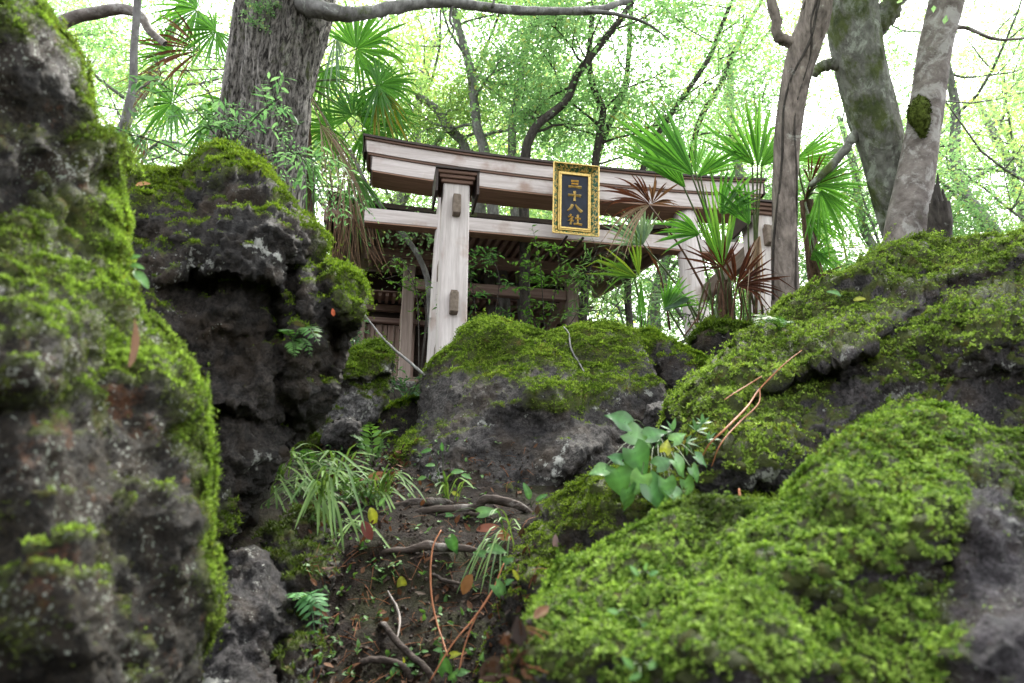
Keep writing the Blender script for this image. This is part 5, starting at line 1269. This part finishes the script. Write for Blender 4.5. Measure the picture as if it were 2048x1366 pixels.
palmate('maple seedling with star-shaped leaves above the heart-leaved plant', (1370, 930), [(1345, 862, 46, 150), (1392, 862, 50, 60), (1372, 885, 46, -10), (1322, 880, 40, 190), (1415, 880, 44, 10), (1405, 848, 36, 90)], dK + .12, (0.09, 0.21, 0.08))

# ferns
def fern(label, root_px, fronds, d0=None, col=((0.05, 0.15, 0.03), (0.13, 0.26, 0.07)), name='fern', group='small ferns', pin=13):
    base, nr = hit(*root_px); d0 = d0 or depth_of(base); t = thing(name, label, 'fern', base, group=group)
    for (x1, y1, arch) in fronds:
        tip = U(x1, y1, d0 - rs.uniform(.02, .12)); mid = (base + tip) / 2 + np.array([0, 0, arch * np.linalg.norm(tip - base)])
        c = catmull([base, mid, tip], 24); mb = MB(); f = rs.random(); cc = np.array(col[0]) * (1 - f) + np.array(col[1]) * f
        L = np.linalg.norm(np.diff(c, axis=0), axis=1).sum(); T = np.gradient(c, axis=0); T /= np.linalg.norm(T, axis=1)[:, None]
        mb.tube(c, np.linspace(.0018, .0006, 24), 4, None, col=cc * .8, cap=False)
        sd = np.cross(T, np.array([0, -.5, .8])); sd /= np.linalg.norm(sd, axis=1)[:, None]
        for k in range(pin):
            tt = .2 + .78 * k / pin; i = int(tt * 23); pl = L * .26 * math.sin(math.pi * min(1, (tt + .05) ** .8 * .98)) + .004
            for s_ in (-1, 1):
                v, q = blade('lance', pl, pl * .3, .1, .2, 4); mb.add(place(v, c[i], sd[i] * s_ + T[i] * .5 + rs.normal(size=3) * .08, np.cross(T[i], sd[i]) * -1 + [0, -.2, .3]), q, col=cc * rs.uniform(.8, 1.2))
        link('frond', mb.mesh('frond', M_HERB, True, origin=base), t)
fern('bright fern cluster beside the small rounded grey stone', (745, 930), [(700, 870, .25), (738, 842, .2), (790, 860, .25), (770, 895, .3), (715, 905, .3), (760, 915, .3)])
fern('pale green fern under the white-lichened stone', (620, 950), [(585, 905, .25), (610, 895, .2), (655, 905, .25), (570, 935, .3), (668, 940, .3)])
fern('fern hanging from the dark boulder beside its mossy knob', (585, 680), [(560, 662, .2), (610, 655, .25), (640, 690, .35), (625, 715, .3), (590, 715, .1)], pin=10)
fern('little light green fern drooping alone on the dark stone at the bottom', (598, 1208), [(590, 1200, .2), (632, 1290, .45), (655, 1275, .5), (640, 1215, .3)], col=((0.10, 0.26, 0.10), (0.16, 0.36, 0.14)), pin=9)
fern('fern on the soil between the drooping grass and the roots', (700, 1010), [(660, 965, .2), (700, 950, .2), (745, 965, .25), (760, 1000, .35), (680, 1000, .2)])
fern('dark fern at the foot of the shrine post', (812, 800), [(785, 775, .2), (805, 760, .15), (835, 772, .2), (845, 795, .3)], col=((0.03, 0.09, 0.03), (0.06, 0.15, 0.05)))
fern('fern on the moss of the slope boulder near its top edge', (1560, 660), [(1530, 640, .2), (1560, 630, .2), (1590, 645, .3), (1510, 655, .3)], pin=9)

# grass tufts: each tuft one plant
GC = ((0.055, 0.13, 0.03), (0.19, 0.31, 0.09))
def tuft(label, root_px, tips, wpx=7, spread=14, per=3, name='grass_tuft', col=GC):
    base, _ = hit(*root_px); d0 = depth_of(base); t = thing(name, label, 'grass', base, group='grass tufts in the gully')
    for (x1, y1, arch) in tips:
        mb = MB()
        for k in range(per):
            b = base + rs.normal(size=3) * .018; tip = U(x1 + rs.normal() * spread, y1 + rs.normal() * spread, d0 - rs.uniform(.05, .28)); Ld = np.linalg.norm(tip - b)
            c = catmull([b, b * .62 + tip * .38 + [0, 0, arch * Ld * rs.uniform(.7, 1.3)], b * .25 + tip * .75 + [0, 0, arch * .62 * Ld], tip], 12)
            T = np.gradient(c, axis=0); sd = np.cross(T, [0, -.6, .8]); sd /= np.linalg.norm(sd, axis=1)[:, None]
            w = wpx / FPX * d0 * .5 * np.sin(np.pi * np.clip(np.linspace(.12, 1, 12), 0, 1)) ** .6 + .0003
            v = np.empty((12, 3, 3)); v[:, 0] = c - sd * w[:, None]; v[:, 1] = c - [0, 0, .001]; v[:, 2] = c + sd * w[:, None]
            f = rs.random(); cc = np.array(col[0]) * (1 - f) + np.array(col[1]) * f
            mb.add(v.reshape(-1, 3), [(3 * i + a, 3 * i + a + 1, 3 * i + a + 4, 3 * i + a + 3) for i in range(11) for a in (0, 1)], col=cc)
        tag(link('blade_bunch', mb.mesh('blade_bunch', M_HERB, True, origin=base), t), kind='stuff')
tuft('long arching light green grass drooping over the dark stone at the left of the gully', (530, 1005), [(640, 1065, .35), (690, 1090, .4), (735, 1120, .4), (600, 1075, .35), (500, 1060, .2), (560, 1085, .3), (660, 1010, .3), (590, 950, .2)], 4, 34, 3)
tuft('light green grass arching to the right above the drooping tuft', (590, 985), [(700, 1000, .3), (740, 1060, .4), (680, 1040, .35), (640, 960, .25), (730, 1020, .3), (620, 1130, .3)], 4, 34, 3)
tuft('thin grass hanging straight down the earth bank left of the roots', (700, 1050), [(690, 1160, .1), (715, 1190, .1), (740, 1170, .12), (765, 1180, .1), (790, 1130, .15), (680, 1120, .1)], 4, 18, 5)
tuft('small grass clump under the right end of the upper root', (1010, 1085), [(950, 1160, .25), (935, 1180, .25), (975, 1170, .2), (1000, 1190, .2), (1045, 1060, .25), (985, 1040, .25)], 3, 14, 4)
tuft('wispy grass on the flat beside the moss skirt of the central boulder', (760, 1000), [(730, 960, .2), (790, 950, .2), (830, 985, .3), (840, 1010, .3), (770, 940, .1)], 4, 14, 4)
tuft('short grass on the path below the white-lichened stone', (680, 960), [(640, 925, .2), (700, 915, .15), (735, 935, .2), (655, 955, .3), (610, 930, .3)], 5, 16, 4)
tuft('wispy grass on the edge above the bent roots', (900, 1000), [(880, 960, .1), (930, 965, .15), (950, 985, .2), (860, 985, .2)], 4, 10, 3)

tuft('pale grass spilling over the left rim of the bank', (640, 1000), [(620, 1060, .3), (660, 1080, .3), (700, 1070, .35), (590, 1020, .3), (650, 940, .2), (700, 960, .3)], 5, 16, 5)
tuft('fine grass at the left end of the thick dark root', (740, 1010), [(720, 1070, .2), (760, 1060, .3), (790, 1040, .3), (700, 980, .2), (745, 960, .15)], 4, 14, 5)
tuft('narrow grass at the foot of the dark boulder', (560, 960), [(530, 920, .2), (560, 900, .15), (600, 915, .2), (620, 950, .3), (520, 960, .2)], 5, 14, 4)
# seedlings with plain leaves
plant('seedling', 'slender upright herb with small round leaves before the central boulder face', 'seedling', (886, 1002), [(885, 900, 24, 100, 0, 0), (905, 945, 34, 20, 0, .2), (925, 950, 30, -10, 0, .2), (868, 930, 26, 170, 0, 0), (850, 955, 28, 190, 0, 0), (905, 985, 26, -20, 0, 10), (860, 900, 30, 190, 0, .1)], depth_of(hit(886, 1000)[0]) - .03, 'oval', HC, group='seedlings in the gully', wr=.5)
dB = depth_of(hit(905, 1110)[0])
for nm, (rx, ry), lv in (
    ('seedling with one bright triangular leaf over the lower root', (915, 1110), [(902, 1082, 50, -60, 0, 0)]),
    ('pair of broad light green leaves above the small grass clump', (1000, 1120), [(985, 1098, 50, 0, 0, .2), (1010, 1122, 40, 20, 0, -.2), (965, 1108, 34, 170, 0, 0)]),
    ('drooping dark green heart leaf beside the dry needles on the right flank', (1015, 1180), [(995, 1175, 60, -50, 0, .2), (1015, 1165, 26, 30, 0, 0)]),
    ('small pale oval leaf on the dark flank right of the gully', (1040, 1175), [(1035, 1158, 34, 110, 0, 10.2)]),
    ('sprig of three leaves at the bottom of the gully beside the needles', (905, 1350), [(890, 1338, 56, 100, 0, 0), (905, 1358, 40, 60, 0, 0), (920, 1345, 34, 10, 0, 0), (905, 1310, 30, 20, 0, 10), (880, 1300, 22, 170, 0, 0)]),
    ('tiny sprout by the dark root at the bottom', (845, 1310), [(845, 1303, 18, 10, 0, 0), (838, 1308, 14, 180, 0, 0)]),
    ('tiny sprout on the soil near the bottom dark roots', (806, 1338), [(800, 1330, 20, 160, 0, 0), (815, 1332, 20, 20, 0, 0), (808, 1325, 16, 90, 0, 10)]),
    ('small sprout low on the right flank', (965, 1330), [(963, 1318, 22, 80, 0, 0), (972, 1325, 16, 0, 0, 0)]),
    ('upright two-leaved sprout at the right end of the bent root', (1062, 1015), [(1058, 995, 46, 100, 0, 0), (1075, 1000, 34, 40, 0, 0)]),
    ('rounded leaf lying under the bent root', (985, 1040), [(965, 1025, 52, 15, 0, 0), (1005, 1045, 40, -10, 0, 0), (895, 1030, 22, 0, 0, 0)]),
    ('yellow-green leaf hanging from the bank below the lower root', (800, 1150), [(803, 1158, 58, -82, 0, 10)]),
    ('upright leaf standing left of the arching grass', (556, 960), [(556, 945, 40, 92, 0, 0), (540, 965, 34, 140, 0, 0), (570, 985, 40, -60, 0, 10)]),
    ('bright double leaf left of the upper root', (745, 1040), [(742, 1020, 56, -70, 0, 10), (720, 1022, 36, 190, 0, 0), (760, 1010, 30, 60, 0, 0)]),
    ('light leaf on the moss beside the hole of the slope boulder', (1690, 600), [(1680, 590, 40, 150, 0, 0), (1710, 600, 34, 20, 0, 10)]),
    ('white-green leaf lying near the top of the slope boulder', (1565, 645), [(1555, 640, 46, -10, 0, 0)]),
    ('pale sprout on the near mossy boulder', (1290, 1160), [(1275, 1150, 34, 120, 0, 0), (1300, 1150, 30, 30, 0, 0), (1290, 1140, 24, 80, 0, 0)]),
    ('small pale leaves low on the near mossy boulder', (1260, 1240), [(1235, 1225, 34, 160, 0, 0), (1285, 1250, 34, -10, 0, 0)]),
    ('star-shaped sprout at the bottom edge of the near mossy boulder', (1280, 1345), [(1265, 1335, 44, 130, 0, 0), (1300, 1335, 44, 40, 0, 0), (1280, 1350, 40, 200, 0, 0)]),
    ('blue-green drooping leaf at the edge of the lichen-speckled boulder', (262, 545), [(255, 520, 44, 30, 0, 0), (272, 545, 62, -40, 0, .2), (262, 530, 40, 0, 0, 0)])):
    plant('seedling', nm, 'seedling', (rx, ry), lv, depth_of(hit(rx, ry)[0]) - .03, 'heart' if rx < 1040 and rx > 880 else 'oval', HC, group='seedlings in the gully', wr=.7 if rx > 880 and rx < 1040 else .5)

# roots and twigs
def rod(name, label, cat, px, rpx, mat, lift, n=40, sides=8, wob=.3, group=None, fn=hpath):
    c = fn(px, lift); d = depth_of(c[len(c) // 2]); r = np.asarray(rpx, float) / FPX * d * (.78 if name == 'tree_root' else 1); base = c[0].copy()
    if name == 'tree_root':
        for e, m_ in ((0, 1), (-1, -2)): c[e] = c[e] * 1.035 - np.array([0, 0, .035])
    mb = MB(); mb.tube(c, np.interp(np.linspace(0, 1, len(c)), np.linspace(0, 1, len(r)), r), sides, n, wob=wob)
    return tag(link(name, mb.mesh(name, mat, True, origin=base), None, base), label, cat, group)
def fixed(d0, d1):
    return lambda px, lift: np.array([U(x, y, d0 + (d1 - d0) * k / (len(px) - 1)) for k, (x, y) in enumerate(px)])
GR = 'tree roots across the earth bank'
dr = depth_of(hit(850, 1010)[0]) - .05
rod('tree_root', 'thick dark root, left of the two bent roots on top of the bank', 'root', [(735, 1050), (759, 1034), (779, 1019), (818, 1008), (863, 1003), (900, 1007), (950, 1022)], [8, 13, 12, 9, 6], BK_ROOT, .01, group=GR, fn=fixed(dr - .05, dr + .08))
rod('tree_root', 'long root humped in the middle, running right along the top of the bank', 'root', [(815, 1030), (839, 1024), (886, 1018), (946, 1015), (973, 998), (1005, 1002), (1047, 1016), (1085, 1036)], [7, 10, 10, 12, 11, 8], BK_ROOT, .01, group=GR, fn=fixed(dr - .1, dr - .12))
rod('tree_root', 'short thin root under the hump of the long root', 'root', [(925, 1022), (940, 1028), (973, 1037), (1002, 1048), (1030, 1056)], [5, 7, 6, 4], BK_ROOT, .01, group=GR, fn=fixed(dr - .13, dr - .15))
dl = depth_of(hit(850, 1095)[0]) - .03
rod('tree_root', 'pale worn root jutting from the middle of the bank', 'root', [(755, 1106), (768, 1104), (818, 1100), (851, 1091), (886, 1095), (940, 1098), (985, 1096)], [5, 8, 12, 10, 6], BK_ROOT, .01, group=GR, fn=fixed(dl, dl - .02))
rod('tree_root', 'thin dark root bowed below the pale worn root', 'root', [(850, 1148), (866, 1156), (889, 1168), (916, 1174), (950, 1172)], [4, 5, 5, 3], BK_ROOT, .012, group=GR)
rod('tree_root', 'dark root running down to the bottom edge', 'root', [(755, 1250), (765, 1263), (794, 1296), (821, 1323), (854, 1358), (880, 1390)], [8, 9, 9, 8], BK_ROOT, .02, group=GR)
rod('tree_root', 'dark root crossing the bottom of the gully', 'root', [(700, 1350), (726, 1340), (756, 1331), (803, 1346), (840, 1372)], [7, 9, 9, 8], BK_ROOT, .02, group=GR)
rod('fallen_twig', 'bleached curved twig lying on the dark soil', 'twig', [(776, 1189), (785, 1205), (793, 1219), (800, 1242), (798, 1262), (793, 1284)], [1.6, 2.8, 2.6, 1.4], M_PALE, .012)
rod('fallen_branch', 'long thin branch leaning from the shrine gap to the central boulder', 'branch', [(715, 610), (745, 650), (765, 675), (790, 700), (820, 725), (850, 752)], [1.2, 2, 2.6, 3.2], BK_MIST, 0, fn=fixed(4.6, 4.25))
rod('fallen_twig', 'thin twig trailing over the moss of the central boulder', 'twig', [(1128, 655), (1138, 668), (1143, 700), (1158, 728), (1168, 745)], [1.2, 1.8, 1.8, 1.2], BK_MIST, .005)
NG = 'dry pine needle strands'
rod('needle_strand', 'long orange needle strand curving down the middle of the bank', 'needle', [(882, 1060), (866, 1094), (861, 1144), (864, 1200), (875, 1250), (886, 1282), (895, 1312)], [1.3, 1.9, 1.8, 1.5], M_NEEDLE, .03, group=NG, fn=fixed(2.28, 1.98))
rod('needle_strand', 'orange needle strand slanting to the lower left, upper of a pair', 'needle', [(1008, 1126), (981, 1189), (945, 1240), (904, 1290), (860, 1362)], [1.2, 1.8, 1.7, 1.5], M_NEEDLE, .03, group=NG, fn=fixed(2.05, 1.85))
rod('needle_strand', 'orange needle strand slanting down, lower of a pair', 'needle', [(985, 1180), (950, 1238), (930, 1290), (918, 1340)], [1.4, 1.8, 1.6, 1.4], M_NEEDLE, .03, group=NG, fn=fixed(2.02, 1.88))
rod('needle_strand', 'longest orange needle strand lying on the slope boulder', 'needle', [(1612, 706), (1565, 745), (1525, 780), (1490, 825), (1455, 870), (1430, 905), (1408, 940)], [.9, 1.6, 1.8, 1.2], M_NEEDLE, .03, group=NG)
rod('needle_strand', 'orange needle strand branching right of the longest one on the slope boulder', 'needle', [(1525, 780), (1510, 820), (1480, 865), (1450, 900), (1425, 935)], [1.2, 1.4, 1.2, 1.0], M_NEEDLE, .03, group=NG)
rod('needle_strand', 'short orange needle strand pointing left on the slope boulder', 'needle', [(1530, 768), (1495, 785), (1465, 800), (1448, 818)], [1.1, 1.2, .8], M_NEEDLE, .03, group=NG)
rod('needle_strand', 'single orange needle stuck upright before the near boulder', 'needle', [(1478, 978), (1481, 1000), (1486, 1022)], [2.4, 3, 2.4], M_NEEDLE, .0, group=NG, fn=fixed(1.85, 1.8))

# fallen leaves one can pick out
def fallen(label, px, py, spx, ang, col, kind='oval', wr=.45, d=None, tilt=0.0, name='fallen_leaf', curl=.3):
    p = hit(px, py, .015)[0] if d is None else U(px, py, d); L = spx / FPX * depth_of(p); v, q = blade(kind, L, L * wr, .3, curl)
    mb = MB().add(place(v - [L * .5, 0, 0], [0, 0, 0], pdir(ang), -CAM_F * .8 + np.array([0, 0, .5]) + CAM_R * tilt), q, col=col)
    tag(link(name, mb.mesh(name, M_DEAD, True), None, p), label, 'leaf', 'fallen leaves')
fallen('long orange-brown leaf hanging in front of the small grass clump', 932, 1170, 48, 240, (0.19, 0.105, 0.05), wr=.5, d=2.1)
fallen('dusky red oval leaf below the arching grass', 735, 1062, 44, -65, (0.15, 0.055, 0.055), wr=.5, d=2.35)
fallen('curled grey-brown leaf caught on the edge of the lichen-speckled boulder', 283, 690, 100, 60, (0.22, 0.15, 0.13), wr=.24, d=1.06, curl=-.5)
fallen('orange leaf lying on soil under the long root', 975, 1063, 46, 15, (0.27, 0.11, 0.07), d=None, wr=.4)
fallen('small orange leaf at the right end of the bank', 1008, 1080, 34, -10, (0.40, 0.18, 0.10), wr=.6)
fallen('tiny red leaf stuck on the mossy knob', 669, 631, 16, 100, (0.6, 0.14, 0.06), wr=.5)
fallen('rusty leaf among the ferns by the moss skirt', 752, 960, 40, 30, (0.36, 0.17, 0.09), wr=.6)
fallen('brown leaf on the crown moss of the dark boulder', 285, 372, 26, 20, (0.4, 0.22, 0.1), wr=.5)
fallen('pale purple leaf on the dark flank', 1112, 1090, 26, 90, (0.24, 0.17, 0.17), wr=.5)

def litter():
    r = np.random.default_rng(12); mb = MB()
    for k in range(850):
        px = r.uniform(620, 1080); py = r.uniform(885, 1380)
        if r.random() < .5: px, py = r.uniform(600, 820), r.uniform(890, 1010)
        p, nr = hit(px, py, .004); L = r.uniform(.012, .04)
        v, q = blade('oval', L, L * r.uniform(.35, .6), .3, r.normal() * .3, 4)
        c = np.array([(0.10, 0.055, 0.035), (0.22, 0.10, 0.05), (0.30, 0.15, 0.08), (0.05, 0.032, 0.024), (0.12, 0.08, 0.055)][r.integers(5)]) * .5
        mb.add(place(v, p, r.normal(size=3), nr + r.normal(size=3) * .5 + [0, 0, .3]), q, col=c)
    for k in range(260):
        px = r.uniform(620, 1080); py = r.uniform(900, 1380); p, nr = hit(px, py, .006); a = r.normal(size=3); a -= (a @ nr) * nr; a /= np.linalg.norm(a) + 1e-9; L = r.uniform(.02, .08)
        mb.tube([p - a * L / 2, p + nr * .004, p + a * L / 2], .0009, 3, 4, col=np.array((0.26, 0.11, 0.05)) * r.uniform(.4, 1.2), cap=False)
    for k in range(900):          # crumbs of earth and grit
        px = r.uniform(600, 1060); py = r.uniform(900, 1390); p, nr = hit(px, py, .001); g = r.uniform(.003, .011)
        v = np.array([(1, 0, 0), (-1, 0, 0), (0, 1, 0), (0, -1, 0), (0, 0, 1), (0, 0, -1)], float) * g * r.uniform(.5, 1.2, (6, 1)); v = v @ np.linalg.qr(r.normal(size=(3, 3)))[0] + p
        mb.add(v, None, [(0, 2, 4), (2, 1, 4), (1, 3, 4), (3, 0, 4), (2, 0, 5), (1, 2, 5), (3, 1, 5), (0, 3, 5)], col=np.array((0.03, 0.022, 0.017)) * r.uniform(.4, 2.2))
    o = link('leaf_litter', mb.mesh('leaf_litter', M_DEAD)); tag(o, 'brown leaf litter and needles over the gully soil', kind='stuff')
    mb = MB()
    for k in range(420):         # sprouts and liverwort that nobody could count
        px = r.uniform(600, 1010); py = r.uniform(880, 1370)
        if r.random() < .45: px, py = r.uniform(590, 790), r.uniform(890, 1000)
        p, nr = hit(px, py, .006)
        for q_ in range(3):
            L = r.uniform(.008, .026); v, q = blade('oval', L, L * .55, .2, .3, 4); f = r.random()
            mb.add(place(v, p, r.normal(size=3) + [0, -.3, .5], r.normal(size=3) * .4 + [0, -.3, 1]), q, col=np.array((0.05, 0.13, 0.03)) * (1 - f) + np.array((0.14, 0.27, 0.08)) * f)
    o = link('ground_cover', mb.mesh('ground_cover', M_HERB)); tag(o, 'tiny green sprouts covering the gully soil', kind='stuff')
litter()

# shrubs
def shrub(label, stems, d, nleaf, L, cols, base_px=None, seed=0, kind='lance', wr=.3, spread=.12, name='shrub', group='leafy shrubs', rad=.008):
    r = np.random.default_rng(seed); b = U(*(stems[0][0]), d); b = np.array([b[0], b[1], min(b[2], float(ground_z(b[0], b[1])))])
    t = thing(name, label, 'shrub', b, group=group); cr = MB(); nl = nleaf // len(stems)
    for st in stems:
        w = pxpath(st, d) + r.normal(size=3) * .05; w = np.vstack([[b], w]) if np.linalg.norm(w[0] - b) > .2 else w
        c = catmull(w, 30); s = MB(); s.tube(c, np.linspace(rad, rad * .3, 30), 6, None, cap=False); link('stem', s.mesh('stem', BK_DARK, True, origin=b), t)
        tw = MB(); ntw = max(4, nl // 9)
        for k in range(ntw):
            i = r.integers(9, 30); dv = r.normal(size=3) * [1, 1, .6] + (c[min(29, i + 1)] - c[i - 1]) * 4; dv /= np.linalg.norm(dv); Lt = spread * r.uniform(.8, 2.2)
            tp = c[i] + np.linspace(0, 1, 7)[:, None] * dv * Lt + np.array([0, 0, -1]) * (np.linspace(0, 1, 7) ** 2)[:, None] * Lt * .3
            tw.tube(tp, np.linspace(rad * .35, rad * .15, 7), 4, None, cap=False)
            sd = np.cross(dv, [0, 0, 1]); sd /= np.linalg.norm(sd) + 1e-9
            for m_ in range(9):
                j = 1 + (m_ * 6) // 9; Lk = L * r.uniform(.6, 1.2); v, q = blade(kind, Lk, Lk * wr, .2, .25, 4); f = r.random()
                cr.add(place(v, tp[j], dv * .6 + sd * (1 if m_ % 2 else -1) * r.uniform(.5, 1.1) + r.normal(size=3) * .25 + [0, 0, -.15], r.normal(size=3) * .3 + [0, -.3, 1]), q, col=np.array(cols[0]) * (1 - f) + np.array(cols[1]) * f)
        tag(link('twigs', tw.mesh('twigs', BK_DARK, True, origin=b), t), kind='stuff')
    link('foliage', cr.mesh('foliage', M_LEAF, True, origin=b), t)
SG = ((0.045, 0.13, 0.035), (0.12, 0.26, 0.07)); SB = ((0.07, 0.17, 0.07), (0.18, 0.32, 0.15))
shrub('thin-stemmed shrub with narrow leaves before the cedar, above the dark boulder', [[(452, 345), (445, 300), (400, 240), (330, 190)], [(460, 345), (470, 290), (520, 230), (560, 200)], [(455, 345), (450, 280), (430, 200), (400, 140)], [(470, 350), (540, 290), (600, 290), (650, 320)], [(440, 345), (380, 280), (310, 250), (250, 240)]], 4.3, 520, .075, SB, seed=61, wr=.28, spread=.13, rad=.007)
shrub('wispy shrub with tiny leaves hanging across the foot of the cedar trunk', [[(600, 400), (560, 330), (500, 260), (470, 210)], [(610, 400), (580, 300), (545, 240), (520, 200)], [(620, 400), (640, 350), (680, 350), (720, 380)]], 4.6, 700, .03, SB, seed=62, wr=.4, spread=.11, rad=.004)
shrub('bright maple sprig in front of the shrine eave left of the capped post', [[(845, 620), (830, 570), (800, 530), (760, 535)], [(848, 620), (840, 560), (815, 510), (790, 510)], [(845, 620), (830, 590), (800, 575), (770, 560)]], 8.3, 200, .05, ((0.08, 0.2, 0.03), (0.2, 0.36, 0.06)), seed=63, wr=.5, spread=.14)
shrub('dark leafy shrub just right of the capped post', [[(960, 680), (955, 600), (945, 540), (935, 490)], [(965, 680), (980, 600), (985, 550), (970, 500)], [(960, 680), (930, 620), (935, 570), (950, 530)]], 8.4, 420, .08, SG, seed=64, wr=.35, spread=.2)
shrub('light green shrub beneath the name board', [[(1100, 680), (1095, 600), (1090, 540), (1080, 490)], [(1105, 680), (1120, 600), (1130, 550), (1125, 500)], [(1100, 680), (1075, 620), (1070, 580), (1085, 540)], [(1110, 680), (1150, 640), (1170, 590), (1150, 540)]], 8.6, 640, .08, ((0.07, 0.18, 0.03), (0.17, 0.32, 0.06)), seed=65, wr=.4, spread=.22)
shrub('grassy bamboo shrub with drooping blades right of the name board', [[(1180, 680), (1200, 600), (1220, 540), (1240, 500)], [(1175, 680), (1170, 600), (1180, 540), (1200, 495)], [(1190, 680), (1230, 620), (1260, 590), (1270, 560)]], 8.0, 420, .13, ((0.07, 0.16, 0.05), (0.2, 0.3, 0.12)), seed=66, wr=.12, spread=.2)
shrub('low dark shrub at the foot of the central boulder behind the white-lichened stone', [[(800, 800), (790, 770), (780, 750), (770, 745)], [(810, 800), (820, 775), (835, 765), (845, 760)]], 6.0, 300, .06, ((0.03, 0.09, 0.03), (0.07, 0.16, 0.05)), seed=67, wr=.3, spread=.1)
shrub('leafy shrub low between the palms and the right end of the gate', [[(1390, 700), (1380, 650), (1360, 610), (1340, 590)], [(1395, 700), (1410, 650), (1400, 620), (1420, 600)], [(1500, 690), (1490, 650), (1520, 630), (1540, 620)]], 7.0, 420, .05, ((0.08, 0.2, 0.04), (0.2, 0.34, 0.08)), seed=68, wr=.4, spread=.16)
shrub('pale green bush left of the shrine wall', [[(690, 760), (695, 720), (700, 690), (690, 660)], [(700, 760), (715, 710), (710, 680), (705, 650)]], 8.5, 350, .06, ((0.09, 0.22, 0.10), (0.2, 0.36, 0.2)), seed=69, wr=.45, spread=.16)
